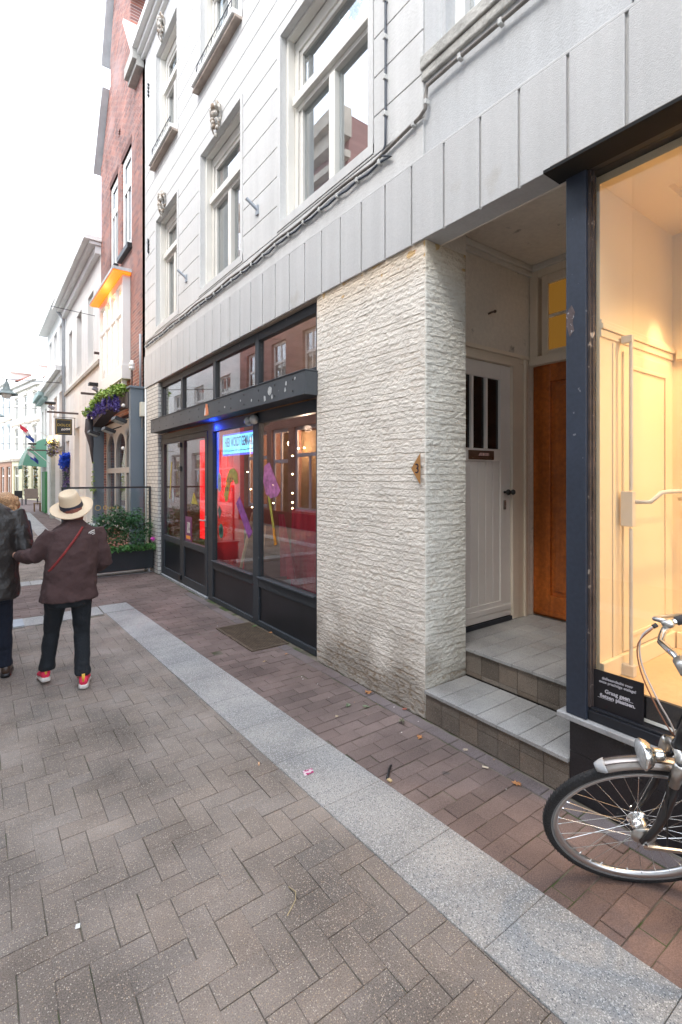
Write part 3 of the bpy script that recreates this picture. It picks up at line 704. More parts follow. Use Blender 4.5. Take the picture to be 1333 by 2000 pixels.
decal([(5.95 - .02, 1.33), (5.99, 1.42), (5.95, 1.52), (5.90, 1.66), (5.80, 1.75), (5.68, 1.76), (5.58, 1.70), (5.56, 1.58), (5.64, 1.56), (5.70, 1.62), (5.78, 1.58), (5.84, 1.44), (5.87, 1.36)], (.38, .42, .10), 'olive green arched vinyl blob on the sign window glass')
decal(ell(6.13, 1.58, .07, .13), (.35, .50, .58), 'pale blue oval vinyl at the left of the sign window glass')
decal([(6.14, 1.28), (6.19, 1.21), (6.13, 1.10), (6.06, 1.21)], (.06, .16, .15), 'dark green vinyl lozenge below the pale blue oval')
decal(ell(6.08, .95, .075, .095) + [ell(6.08, .95, .075, .095)[0]] + [ell(6.08, .95, .035, .05)[0]] + ell(6.08, .95, .035, .05)[::-1], (.02, .20, .16), 'dark green vinyl ring low on the sign window glass')
decal(ell(8.0, 1.35, .05, .11), (.45, .55, .62), 'pale blue oval vinyl on the leftmost door glass', x=2.514)
decal([(7.05, 1.43), (6.88, 1.26), (7.16, 1.26)], (.75, .28, .16), 'orange vinyl triangle on the right door glass', x=2.514)
decal([(8.1, 1.9), (8.05, 1.9), (8.15, 1.30), (8.2, 1.30)], (.60, .55, .12), 'yellow slanted vinyl stick on the leftmost door glass', x=2.514)
M_INK = mat('dark_ink', (.05, .03, .04), .5)
o = text_mesh('window_lettering', 'concezz\ncurieus', M_INK, .115, (2.5285, 5.93, 1.59), (0, -1, 0), (0, 0, 1), .001, None, spacing=1.25)
tag(o, 'thin dark two line lettering on the sign window glass', 'lettering')
# poster on the door
t = thing('poster', (2.51, 7.3, .9), 'small purple poster at the lower left of the right door glass', 'poster')
MB().box(2.510, 2.5135, 7.13, 7.40, .70, 1.06).build('sheet', mat('purple_paper', (.16, .05, .13), .6, .3, 25), t)
MB().box(2.508, 2.5098, 7.2, 7.32, .82, .98).build('picture', mat('poster_picture', (.45, .42, .40), .6, .6, 25), t)
MB().box(2.508, 2.5098, 7.18, 7.36, .73, .78).build('orange_band', mat('poster_orange', (.75, .30, .05), .6), t)
# wooden easel legs leaning inside
for i, (y0, y1, lab) in enumerate(((5.72, 5.36, 'thin pale wooden lath leaning behind the sign window'), (5.18, 5.04, 'short pale wooden lath standing right behind the sign window'))):
    m = MB(); m.obox(((2.66 + 2.60) / 2, (y0 + y1) / 2, .85), (0, 1, 0), (1, 0, 0), (0, (y1 - y0), .75), .018, .012, .42 if i == 0 else .25)
    tag(m.build('wooden_lath', mat('pale_wood', (.55, .42, .24), .6, .15, 8)), lab, 'lath')

# ---------------------------------------------------------------- recessed entrance
M_RECW = mat('recess_plaster', (.80, .74, .65), .85, .07, 2, .05, 30, bump=.5, bs=60, col2=(.25, .23, .2), c2s=6, c2lo=.64, c2hi=.74)
m = MB(); m.box(2.60, 4.1, 1.1, 2.75, 3.551, 3.62); m.build('recess_ceiling', M_RECW, W)
m = MB(); m.box(2.872, 4.06, 2.60, 2.72, 2.735, 3.55); m.box(2.60, 2.62, 1.3, 2.6, 3.272, 3.55); m.box(2.62, 2.9, 2.39, 2.6, 3.0, 3.55); m.box(2.65, 4.06, 1.30, 1.36, .0, 3.55); m.box(2.6, 2.87, 2.386, 2.9, 3.27, 3.55)
m.box(4.14, 4.2, 1.3, 2.75, 0, 3.6); m.box(4.06, 4.14, 2.598, 2.72, 0, 3.6); m.box(4.02, 4.06, 2.60, 2.72, 0, 2.735); m.build('recess_wall', M_RECW, W, bevel=.004)
m = MB(); m.box(2.87, 4.04, 2.55, 2.598, 3.50, 3.55); m.box(2.87, 4.04, 2.57, 2.598, 3.46, 3.50); m.box(4.0, 4.058, 1.36, 2.55, 3.50, 3.55)
m.build('recess_moulding', M_CREAM, W, bevel=.006)
# white door
M_FRM = mat('warm_cream', (.80, .71, .58), .5, .05, 3, col2=(.35, .27, .2), c2s=10, c2lo=.74, c2hi=.8)
m = MB()
m.box(3.765, 3.86, 2.585, 2.68, .41, 2.66); m.box(3.86, 4.02, 2.60, 2.68, .40, 2.66); m.box(3.94, 3.975, 2.58, 2.60, .40, 2.70); m.box(2.872, 3.765, 2.585, 2.68, 2.622, 2.66); m.box(2.872, 4.02, 2.598, 2.68, 2.66, 2.735); m.box(2.872, 4.0, 2.575, 2.598, 2.70, 2.735)
df = m.build('door_frame', M_FRM, W, bevel=.005)
m = MB(); z0, z1 = .445, 2.615
m.box(3.625, 3.76, 2.612, 2.655, z0, z1); m.box(2.885, 3.05, 2.612, 2.655, z0, z1)
m.box(3.05, 3.625, 2.612, 2.655, 2.487, z1); m.box(3.05, 3.625, 2.612, 2.655, 1.785, 1.89); m.box(3.05, 3.625, 2.612, 2.655, z0, .585)
m.box(2.885, 3.76, 2.600, 2.612, .50, .545); m.box(2.885, 3.76, 2.604, 2.612, z0, .50)
for x in (3.245, 3.43): m.box(x - .014, x + .014, 2.608, 2.65, 1.89, 2.487)
for x0 in (3.05, 3.612): m.box(x0, x0 + .013, 2.606, 2.63, 1.89, 2.487)
M_DOORP = mat('door_white', (.80, .77, .73), .45, .05, 3, bump=.05, bs=25)
wd = m.build('white_door', M_DOORP, W, bevel=.004)
m = MB(); xs = [3.05 + k * .0958 for k in range(7)]
for a, b in zip(xs, xs[1:]): m.box(a + .003, b - .003, 2.622, 2.64, .585, 1.785)
m.box(3.05, 3.625, 2.632, 2.645, .585, 1.785); m.build('plank_panel', M_DOORP, wd, bevel=.004)
M_DGL = mat('dark_glass', (.006, .008, .010), .08, .3, 6, spec=.6, bump=.02, bs=6)
for a, b in ((3.063, 3.231), (3.259, 3.416), (3.444, 3.612)): MB().box(a, b, 2.63, 2.64, 1.89, 2.487).build('pane', M_DGL, wd)
MB().box(3.195, 3.52, 2.602, 2.6115, 1.797, 1.872).build('letter_plate', mat('bronze_plate', (.17, .11, .08), .4, .2, 10, metal=.6), wd, bevel=.002)
s1 = MB(); s1.prism([(3.31, 2.6005, 1.828), (3.45, 2.6005, 1.828), (3.45, 2.6005, 1.852), (3.33, 2.6005, 1.852)], (0, -.001, 0)); s1.build('letter_plate_sticker', mat('white_red', (.62, .42, .40), .5, .5, 60), wd)
MB().box(3.23, 3.49, 2.598, 2.602, 1.808, 1.812).build('letter_flap', M_METAL, wd)
text_mesh('door_number', '3', mat('faint_grey', (.42, .42, .42), .6), .085, (3.135, 2.6105, 1.805), (1, 0, 0), (0, 0, 1), .001, wd)
m = MB(); m.ball((3.675, 2.57, 1.52), .026, .02, .026); m.tube([(3.675, 2.612, 1.52), (3.675, 2.575, 1.52)], .012, 10); m.build('door_knob', M_BLACK, wd, smooth=True)
m = MB(); m.ball((3.735, 2.565, 1.52), .024, .02, .024); m.tube([(3.735, 2.612, 1.52), (3.735, 2.575, 1.52)], .011, 10); m.build('door_bell_knob', M_BLACK, wd, smooth=True)
m = MB(); m.box(3.66, 3.695, 2.606, 2.612, 1.37, 1.45); m.build('key_plate', mat('worn_metal', (.30, .29, .27), .35, .4, 40, metal=.8), wd, bevel=.002)
# wooden door and its transom light
M_WOOD = mat('varnished_wood', (.40, .105, .017), .32, .25, 2.5, .18, 30, bump=.08, bs=20, streak=.3, spec=.5, coat=.25)
m = MB()
m.box(4.03, 4.12, 2.52, 2.598, 2.66, 3.55); m.box(4.02, 4.12, 1.37, 2.598, 2.655, 2.73); m.box(4.02, 4.12, 1.37, 1.55, .4, 2.655)
m.box(4.03, 4.12, 1.37, 2.52, 3.44, 3.55)
m.box(4.05, 4.10, 2.43, 2.49, 2.73, 3.44); m.box(4.05, 4.10, 1.45, 2.43, 2.73, 2.775); m.box(4.05, 4.10, 1.45, 2.43, 3.36, 3.44); m.box(4.06, 4.095, 1.45, 2.43, 3.06, 3.09); m.box(4.05, 4.10, 1.9, 1.95, 2.775, 3.36)
f2 = m.build('door_frame', M_FRM, W, bevel=.005)
M_AMB = emis('amber_lit_glass', (.36, .17, .025), .13)
b_ = M_AMB.node_tree.nodes['Principled BSDF']; b_.inputs['Roughness'].default_value = .35
for z0, z1 in ((2.775, 3.06), (3.09, 3.36)): MB().box(4.07, 4.08, 1.95, 2.43, z0, z1).build('amber_pane', M_AMB, f2)
m = MB(); z0, z1 = .405, 2.655
m.box(4.085, 4.13, 2.43, 2.595, z0, z1); m.box(4.085, 4.13, 1.55, 1.65, z0, z1); m.box(4.085, 4.13, 1.65, 2.43, 2.50, z1); m.box(4.085, 4.13, 1.65, 2.43, z0, .60); m.box(4.085, 4.13, 1.98, 2.10, .60, 2.5)
m.box(4.075, 4.085, 1.6, 2.59, .42, .46)
wdr = m.build('wooden_door', M_WOOD, W, bevel=.006)
for a, b in ((2.10, 2.43), (1.65, 1.98)):
    MB().box(4.11, 4.125, a, b, .6, 2.5).build('door_panel', M_WOOD, wdr); MB().box(4.098, 4.11, a + .035, b - .035, .64, 2.46).build('raised_panel', M_WOOD, wdr, bevel=.006)
# steps in grey tiles
M_TILE = speckle('step_tile', (.33, .325, .315), (.48, .48, .47), 260, .5, .35, dots2=(.15, .15, .15), bump=.2, var=.2, rough=.6)
M_TILE2 = speckle('riser_tile', (.19, .155, .125), (.3, .27, .23), 240, .5, .35, dots2=(.09, .07, .06), bump=.2, var=.28, rough=.8)
def tiles(x0, x1, y0, y1, z, nx, ny, up=True):
    for i in range(nx):
        for j in range(ny):
            a, b = x0 + (x1 - x0) * i / nx, x0 + (x1 - x0) * (i + 1) / nx; c, d = y0 + (y1 - y0) * j / ny, y0 + (y1 - y0) * (j + 1) / ny
            tb.brick((a + b) / 2, (c + d) / 2, (b - a) / 2 - .0020, (d - c) / 2 - .0020, 0, z + random.gauss(0, .0003), tone(.06, .012), depth=.022, ch=.003)
tb = Bricks()
tiles(2.435, 2.70, 1.352, 2.366, .203, 1, 7); tiles(2.70, 2.872, 1.352, 2.366, .202, 1, 7); tb.build('step_tread', M_TILE, W, cols=tb.cols); tb = Bricks()
tiles(2.865, 3.10, 1.365, 2.598, .403, 1, 8); tiles(3.10, 4.06, 1.365, 2.598, .402, 6, 8)
tb.build('step_tread', M_TILE, W, cols=tb.cols)
rb = MB(); rcol = []
def riser(x, y0, y1, z0, z1, ny, zs):
    for j in range(ny):
        c, d = y0 + (y1 - y0) * j / ny + .0018, y0 + (y1 - y0) * (j + 1) / ny - .0018
        for a, b in zs:
            rb.box(x, x + .02, c, d, a + .0016, b - .0016); t_ = tone(.13, .03); rcol.extend([t_] * 8)
riser(2.452, 1.352, 2.366, 0, .18, 7, ((0.0, .11), (.11, .181))); rb.build('step_riser', M_TILE2, W, cols=rcol); rb = MB(); rcol = []; riser(2.885, 1.365, 2.385, .2, .38, 7, ((.203, .235), (.235, .381)))
rb.build('step_riser', M_TILE2, W, cols=rcol)
m = MB(); m.box(2.47, 4.05, 1.353, 2.365, 0, .179); m.box(2.90, 4.05, 1.366, 2.597, .18, .379); m.build('step_core', mat('mortar_dark', (.06, .055, .05), .95), W)
MB().box(2.872, 3.76, 2.59, 2.66, .403, .438).build('threshold', mat('blue_black_sill', (.02, .025, .035), .5), W)
m = MB(); m.tube([(3.44, 2.60, 3.02), (3.44, 2.57, 3.025), (3.47, 2.56, 3.035)], .008, 8); m.ball((3.475, 2.56, 3.037), .013)
tag(m.build('wall_hook', mat('rusty', (.10, .07, .05), .8), None, smooth=True), 'small rusty hook sticking out of the plaster above the white door', 'hook')

# brass number plate "3"
t = thing('number_plate', (2.44, 2.43, 1.72), 'copper coloured triangular number plate 3 on the corner of the rough pillar', 'number plate')
m = MB(); m.prism([(2.428, 2.392, 1.815), (2.428, 2.392, 1.60), (2.428, 2.478, 1.71)], (-.004, 0, 0)); m.build('plate', mat('copper', (.52, .27, .10), .4, .1, 8, metal=.35), t)
text_mesh('numeral', '3', mat('navy_ink', (.01, .01, .03), .5), .095, (2.4225, 2.420, 1.678), (0, -1, 0), (0, 0, 1), .001, t, squash=.95)

# ---------------------------------------------------------------- right hand shop window
M_NAVY = mat('navy_post', (.026, .035, .055), .55, .15, 2, .1, 50, bump=.12, bs=25, col2=(.14, .15, .17), c2s=26, c2lo=.70, c2hi=.73)
M_BLKF = mat('black_frame', (.012, .014, .02), .4, .2, 4, col2=(.07, .075, .085), c2s=20, c2lo=.68, c2hi=.74)
m = MB(); m.box(2.445, 2.52, 1.262, 1.367, .435, 3.20); m.box(2.52, 2.65, 1.268, 1.366, .435, 3.2); m.build('window_post', M_NAVY, W, bevel=.004)
q = MB(); q.prism([(2.4448, 1.363, 2.50), (2.4448, 1.335, 2.53), (2.4448, 1.318, 2.49), (2.4448, 1.330, 2.44), (2.4448, 1.322, 2.40), (2.4448, 1.345, 2.37), (2.4448, 1.362, 2.43)], (-.0012, 0, 0)); q.build('paint_chip', mat('chip_brown', (.10, .075, .075), .8, .3, 40, col2=(.35, .34, .36), c2s=60, c2lo=.6, c2hi=.65), W)
m = MB(); m.box(2.462, 2.495, 1.250, 1.2615, .50, 3.19); m.box(2.480, 2.495, 1.243, 1.250, .50, 3.19); m.build('worn_rebate', mat('worn_bead', (.06, .045, .042), .7, .4, 12, bump=.4, col2=(.4, .33, .27), c2s=20, c2lo=.62, c2hi=.7), W)
m = MB(); m.box(2.46, 2.56, -3, 1.262, 3.19, 3.262); m.build('head_frame', M_BLKF, W)
m = MB(); m.box(2.462, 2.56, -3, 1.268, .435, .485); m.box(2.47, 2.5, -3, 1.268, .485, .50)
swf = m.build('display_window_frame', M_BLKF, W, bevel=.004)
MB().box(2.497, 2.503, -3, 1.24, .498, 3.19).build('pane', glassmat('display_glass', 1.75, wavy=.01), swf)
m = MB(); m.box(2.307, 2.46, -3, 1.41, 3.190, 3.206); m.build('hood_soffit', mat('soffit_black', (.005, .0045, .004), .9, .3, 6), W)  # underside in a very dark matt black
m = MB(); m.box(2.350, 2.43, -3, 1.40, 3.2065, 3.240); m.build('window_hood', mat('hood_wood', (.17, .145, .125), .7, .2, 4), W, bevel=.003)
m = MB(); m.box(2.43, 2.56, -3, 1.41, .405, .433); m.build('stone_sill', mat('sill_stone', (.36, .36, .36), .6, .2, 6, .1, 90), W, bevel=.004)
M_BSTONE = mat('black_stone', (.022, .021, .024), .35, .25, 5, .3, 140, spec=.5, col2=(.08, .075, .07), c2s=30, c2lo=.7, c2hi=.74)
bs = MB(); y = 1.353
while y > -3:
    bs.box(2.455, 2.5, y - .30 + .002, y - .002, 0, .244); bs.box(2.455, 2.5, y - .30 + .002, y - .002, .248, .404); y -= .30
bs.build('stone_plinth', M_BSTONE, W); MB().box(2.459, 2.56, -3, 1.352, 0, .402).build('plinth_bed', mat('grout_grey', (.10, .095, .09), .9, .2, 9), W)
# display room
M_ROOM = mat('display_paint', (.82, .67, .44), .55, .03, 2)
R0, R1 = 2.56, 3.47
m = MB(); m.box(R0, R1 + .1, 1.25, 1.29, .5, 3.2); m.box(R1, R1 + .1, -3, 1.25, .5, 3.2); m.build('display_wall', M_ROOM, W)
MB().box(R0 + .02, R1, -3, 1.25, .55, .60).build('display_floor', mat('display_floor', (.62, .44, .24), .5, .08, 2, .05, 30), W)
MB().box(R0, R0 + .02, -3, 1.25, .50, .605).build('display_plinth', M_BLKF, W)
m = MB(); m.box(R0, 2.86, -3, 1.25, 3.15, 3.2); m.box(3.1, R1, -3, 1.25, 3.15, 3.2); m.box(2.86, 3.1, 1.05, 1.25, 3.15, 3.2); m.box(2.86, 3.1, -3, .4, 3.15, 3.2); m.box(2.86, 3.1, .4, 1.05, 3.19, 3.2); m.build('display_ceiling', M_ROOM, W)
m = MB()
m.box(R0, R1, 1.233, 1.25, 2.41, 2.44); m.box(R0, R1, 1.242, 1.25, 2.37, 2.41); m.box(R0, R1, 1.24, 1.25, 2.44, 2.46)      # rail
m.box(R0, R1, 1.228, 1.25, .60, .70); m.box(R1 - .022, R1, -3, 1.22, .60, .70); m.box(R1 - .03, R1, -3, 1.22, 2.37, 2.43)
m.box(2.69, 2.71, 1.242, 1.25, .70, 2.36)
m.build('wall_moulding', M_ROOM, W, bevel=.004)
idr = MB(); idr.box(2.80, 3.40, 1.238, 1.25, .71, 2.33); d_ = idr.build('display_door', M_ROOM, W, bevel=.004)
q = MB()
for a, b, c_, e in ((2.86, 2.88, .78, 2.26), (3.32, 3.34, .78, 2.26), (2.88, 3.32, .78, .80), (2.88, 3.32, 2.24, 2.26)): q.box(a, b, 1.230, 1.238, c_, e)
q.build('door_moulding', M_ROOM, d_, bevel=.003)
q = MB(); q.tube([(2.77, 1.19, .62), (2.77, 1.19, 1.38)], .011, 8); q.tube([(2.77, 1.19, 1.58), (2.77, 1.19, 2.38)], .011, 8); q.box(2.750, 2.79, 1.175, 1.235, 1.39, 1.575); q.box(2.755, 2.785, 1.18, 1.235, 2.36, 2.40)
q.box(2.75, 2.79, 1.17, 1.235, .60, .66)
q.build('panic_bolt', mat('cream_metal', (.62, .56, .46), .4), d_, bevel=.004)
q = MB(); q.tube([(2.79, 1.18, 1.52), (2.83, 1.12, 1.52), (2.86, 1.08, 1.57), (2.90, 1.06, 1.575), (3.36, 1.06, 1.575), (3.38, 1.10, 1.54), (3.40, 1.19, 1.52)], .012, 10)
q.build('panic_bar', mat('cream_metal'), d_, smooth=True)
q = MB(); q.box(2.95, 2.965, .62, .98, 3.146, 3.152); q.box(2.95, 2.965, .30, .52, 3.146, 3.152); q.build('ceiling_slot', M_BLACK, W)
WARM = (1, .67, .34)
for y in (.55, -.35, -1.3):
    t = thing('spotlight', (3.05, y, 3.0), {.55: 'white ceiling spotlight nearest the panelled door in the display window', -.35: 'second white ceiling spotlight from the panelled door in the display window', -1.3: 'white ceiling spotlight farthest from the panelled display door'}[y], 'spotlight', 'spotlights in the display window')
    q = MB(); q.lathe((3.05, y, 3.13), (0, 0, -1), [(0, .012), (.05, .012), (.05, .035), (.13, .038), (.13, .03)], 16); q.build('housing', M_WPAINT, t, smooth=True)
    lamp('display_lamp', 'SPOT', (3.05, y, 2.95), WARM, 32 if y > 0 else 30, .03, spot=(math.radians(140), 1.0))
s_ = lamp('wall_spot', 'SPOT', (3.15, .95, 2.98), (1, .70, .42), 12, .02, spot=(math.radians(38), .6))
s_.rotation_euler = Vector((.13, .30, -.9)).to_track_quat('-Z', 'Y').to_euler()
# notice in the window
t = thing('notice_board', (2.488, 1.13, .58), 'small black notice with white lettering in the corner of the lit display window', 'notice')
MB().prism([(2.488, 1.243, .487), (2.488, 1.012, .505), (2.488, 1.012, .693), (2.488, 1.243, .691)], (-.004, 0, 0)).build('board', mat('black_card', (.008, .007, .010), .5), t)
M_WINK = mat('white_ink', (.60, .58, .62), .6)
sz = .0175
text_mesh('lettering', '#alleaandacht voor\nonze prachtige etalage!', M_WINK, .0185, (2.4832, 1.130, .652), (0, -1, 0), (0, 0, 1), .0006, t, bold=.0003)
text_mesh('bold_lettering', 'Graag geen\nfietsen plaatsen.', M_WINK, .0255, (2.4832, 1.130, .588), (0, -1, 0), (0, 0, 1), .0006, t, bold=.0008)
q = MB(); q.box(2.4830, 2.4836, 1.058, 1.118, .583, .5845); q.box(2.4830, 2.4836, 1.15, 1.223, .5575, .559); q.build('underline', M_WINK, t)

# ---------------------------------------------------------------- neighbouring houses
M_HB = brickmat('house_brick', (.36, .14, .10), (.15, .07, .065), (.42, .36, .33), .21, .0625, .010, axis='yz', bump=.5, var=.3, patch=(.36, .27, .26))
M_BLIND = mat('pale_blind', (.62, .66, .70), .8, .05, 4)
def house_window(parent, x, y0, y1, z0, z1, mm, kind='T', fr=.07, rev=.10, sill=None, name='window', out=-1, glass=None, blind=True):
    """window with frame, bars, pane and a blind behind; out=-1: facade looks towards -x"""
    s = -out
    m = MB(); xa, xb = x + s * rev, x + s * (rev + .05)
    m.box(xa, xb, y0, y0 + fr, z0, z1); m.box(xa, xb, y1 - fr, y1, z0, z1); m.box(xa, xb, y0 + fr, y1 - fr, z0, z0 + fr); m.box(xa, xb, y0 + fr, y1 - fr, z1 - fr, z1)
    my = (y0 + y1) / 2
    if kind in ('T', 'X'):
        zt = z0 + (z1 - z0) * .66; m.box(xa - s * .01, xb, y0 + fr, y1 - fr, zt - fr / 2, zt + fr / 2)
    if kind in ('T',): m.box(xa, xb, my - fr * .35, my + fr * .35, z0 + fr, zt - fr / 2)
    if kind == 'X': m.box(xa, xb, my - fr * .3, my + fr * .3, z0 + fr, zt - fr / 2); m.box(xa, xb, my - fr * .3, my + fr * .3, zt + fr / 2, z1 - fr)
    if kind == 'H': m.box(xa, xb, y0 + fr, y1 - fr, (z0 + z1) / 2 - fr * .4, (z0 + z1) / 2 + fr * .4)
    o = m.build(name, mm, parent)
    g_ = MB(); g_.box(xa + s * .02, xa + s * .024, y0 + fr, y1 - fr, z0 + fr, z1 - fr); g_.build('pane', glass or M_WGLASS, o)
    if blind: b_ = MB(); b_.box(xb + s * .12, xb + s * .14, y0, y1, z0, z1); b_.build('blind', M_BLIND, o)
    if sill:
        q = MB(); q.box(x - s * .05, xa, y0 - .05, y1 + .05, z0 - .06, z0); q.build('sill', sill, o)
    return o
def house(name, label, x0, x1, y0, y1, zt, wm, holes, front=-1, th=.3, roof=None, group=None):
    t = thing(name, ((x0), (y0 + y1) / 2, 0), label, 'house', group)
    m = MB(); a, b = (x0, x0 + th) if front < 0 else (x0 - th, x0)
    wallx(m, a, b, y0, y1, 0, zt, holes)
    if front < 0: m.box(b, x1, y0, y0 + .2, 0, zt); m.box(b, x1, y1 - .2, y1, 0, zt); m.box(x1 - .2, x1, y0 + .2, y1 - .2, 0, zt)
    else: m.box(x1, a, y0, y0 + .2, 0, zt); m.box(x1, a, y1 - .2, y1, 0, zt); m.box(x1, x1 + .2, y0 + .2, y1 - .2, 0, zt)
    m.build('wall', wm, t)
    if roof:
        q = MB(); lo, hi = min(x0, x1), max(x0, x1); q.prism([(lo, y0, zt), (hi, y0, zt), ((lo + hi) / 2, y0, zt + roof)], (0, y1 - y0, 0)); q.build('roof', mat('roof_tiles', (.16, .13, .12), .8, .2, 3, .2, 20), t)
    return t
# brick gable house (y 9.44 .. 13.5)
B = thing('brick_gable_house', (2.45, 11.5, 0), 'tall narrow red brick house with a stepped neck gable and an arched grey shop portal', 'house')
bwin = [(10.42, 11.26, 6.32, 8.35), (11.62, 12.43, 6.32, 8.35), (10.62, 12.75, 3.9, 5.6), (11.38, 11.56, 9.05, 9.75)]
m = MB(); hs = bwin + [(10.45, 13.05, .55, 2.95)]
wallx(m, 2.45, 2.75, 9.445, 13.48, 0, 9.2, hs)
for a, b, z0, z1 in ((9.445, 13.48, 9.2, 9.4),): m.box(2.45, 2.75, a, b, z0, z1)
m.prism([(2.45, 9.9, 9.4), (2.45, 13.35, 9.4), (2.45, 12.55, 10.7), (2.45, 12.4, 10.75), (2.45, 12.4, 11.4), (2.45, 11.9, 12.7), (2.45, 11.0, 12.7), (2.45, 10.5, 11.4), (2.45, 10.5, 10.7)], (.3, 0, 0))
m.build('wall', M_HB, B)
m = MB(); m.box(2.45, 8, 9.445, 9.6, 0, 9.4); m.box(2.75, 8, 13.3, 13.48, 0, 9.4); m.build('side_wall', M_HB, B)
M_LEAD = mat('lead_coping', (.50, .53, .54), .6, .15, 4)
def coping(ya, za, yb, zb, name='coping', mm=None, w_=.18, x0=2.30):
    q = MB(); d = Vector((0, yb - ya, zb - za)); n_ = Vector((0, -d.z, d.y)).normalized() * .07
    if n_.z < 0: n_ = -n_
    q.prism([(x0, ya, za), (x0, yb, zb), Vector((x0, yb, zb)) + n_, Vector((x0, ya, za)) + n_], (.5, 0, 0)); q.build(name, mm or M_LEAD, B)
coping(13.62, 9.25, 12.5, 10.72); coping(12.62, 11.3, 11.9, 12.72); coping(11.9, 12.75, 11.0, 12.75); coping(11.0, 12.72, 10.3, 11.25, mm=M_WPAINT); coping(10.5, 10.72, 9.7, 9.45, mm=M_WPAINT)
m = MB(); m.box(2.25, 2.75, 9.5, 10.15, 9.32, 9.52); m.box(2.32, 2.75, 9.5, 10.15, 9.22, 9.32); m.build('shoulder_stone', mat('worn_stone'), B)
for i, h in enumerate(bwin[:2]):
    o = house_window(B, 2.45, *h, M_WPAINT, 'T', .17, .03)
    q = MB(); q.box(2.36, 2.60, h[0] - .05, h[1] + .05, h[2] - .10, h[2]); q.build('sill', M_BLACK, o)
    q = MB(); q.box(2.446, 2.5, h[0] - .03, h[1] + .03, h[3], h[3] + .14); q.build('brick_lintel', mat('dark_brick', (.12, .05, .04), .85, .2, 12), o)
house_window(B, 2.45, *bwin[3], M_WPAINT, 'H', .04, .08)
# shallow bay with an orange lit hood
bay = MB(); bay.box(2.30, 2.45, 10.5, 10.62, 3.85, 5.7); bay.box(2.30, 2.45, 12.75, 12.87, 3.85, 5.7); bay.box(2.28, 2.45, 10.48, 12.9, 3.62, 3.9); bay.box(2.30, 2.45, 10.62, 12.75, 5.55, 5.7)
for y in (11.12, 11.65, 12.2): bay.box(2.30, 2.36, y - .04, y + .04, 3.9, 5.55)
bay.box(2.305, 2.36, 10.62, 12.75, 4.95, 5.02)
bo = bay.build('bay_window', M_WPAINT, B, bevel=.006)
MB().box(2.335, 2.34, 10.62, 12.75, 3.9, 5.55).build('pane', glassmat('clear_glass', 1.4), bo)
MB().box(2.42, 2.44, 10.62, 12.75, 3.9, 5.6).build('lit_blind', emis('lit_blind', (1, .80, .66), .55), bo)
for k in range(8): q = MB(); q.box(2.31, 2.40, 10.6 + k * .29, 10.68 + k * .29, 3.52, 3.62); q.build('dentil', M_WPAINT, bo)
q = MB(); q.box(2.10, 2.46, 10.40, 12.98, 5.74, 5.80); q.build('hood', M_LEAD, B)
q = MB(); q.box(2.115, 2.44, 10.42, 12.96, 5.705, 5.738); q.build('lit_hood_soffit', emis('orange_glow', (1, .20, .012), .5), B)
lamp('hood_lamp', 'POINT', (2.22, 11.7, 5.5), (1, .35, .1), 3, .05)
# shop portal
M_GREYP = mat('portal_grey', (.135, .165, .195), .5, .05, 2)
q = MB(); q.box(2.215, 2.45, 9.50, 9.62, 0, 3.28); q.box(2.19, 2.46, 9.47, 9.72, 3.28, 3.32); q.build('portal_side', M_GREYP, B, bevel=.004); q = MB(); q.box(2.215, 2.45, 13.12, 13.24, 0, 2.95); q.build('portal_side', M_GREYP, B, bevel=.004)
M_ARCH = mat('dark_arch', (.055, .05, .055), .7, .15, 4)
q = MB(); N_ = 16
for k in range(N_):
    ya, yb = 9.62 + 3.55 * k / N_, 9.62 + 3.55 * (k + 1) / N_
    f = lambda y: 2.98 + .20 * math.sin(PI * (y - 9.5) / 3.8) - .02 * (y - 9.5)
    q.prism([(2.20, ya, f(ya) - .07), (2.20, yb, f(yb) - .07), (2.20, yb, f(yb) + .22), (2.20, ya, f(ya) + .22)], (.25, 0, 0))
q.build('portal_arch', M_ARCH, B)
q = MB(); q.tube([(2.22, 13.17, 2.0), (2.19, 13.17, 2.4), (2.13, 13.17, 2.75), (2.14, 13.17, 3.05)], [.03, .06, .10, .09], 10); q.build('portal_bracket', M_ARCH, B, smooth=True)
# arched shop windows
M_TAUPE = mat('taupe_paint', (.36, .35, .335), .5, .06, 3)
q = MB()
for a, b in ((10.45, 10.58), (11.02, 11.12), (12.02, 12.16), (12.95, 13.05)): q.box(2.49, 2.58, a, b, .62, 2.9)
for a, b in ((10.58, 11.02), (11.12, 12.02), (12.16, 12.95)):
    q.box(2.49, 2.58, a, b, 2.62, 2.9); q.box(2.49, 2.58, a, b, 1.74, 1.86); q.box(2.50, 2.57, a, b, .62, .78)
    c = (a + b) / 2; r = (b - a) / 2
    for s_ in (0, 1):
        pts = [(2.495, a if s_ == 0 else b, 2.62)] + [(2.495, c - r * math.cos(t * PI / 2) * (1 if s_ == 0 else -1), 2.62 - r * .9 + r * .9 * math.sin(t * PI / 2)) for t in [0, .25, .5, .75, 1]]
        q.prism(pts, (.08, 0, 0))
ow = q.build('shop_window', M_TAUPE, B, bevel=.004)
MB().box(2.53, 2.535, 10.5, 13.0, .7, 2.7).build('pane', glassmat('house_shop_glass', 2.2), ow)
q = MB(); q.box(2.40, 2.55, 10.45, 13.05, .56, .62); q.build('sill', M_WPAINT, ow)
MB().box(3.6, 3.65, 10, 13.4, 0, 3.2).build('room_back', mat('dim_room'), B)
MB().box(2.95, 3.0, 11.5, 11.75, .6, 2.4).build('shop_curtain', mat('rust_cloth', (.42, .14, .05), .8, .2, 8), B)
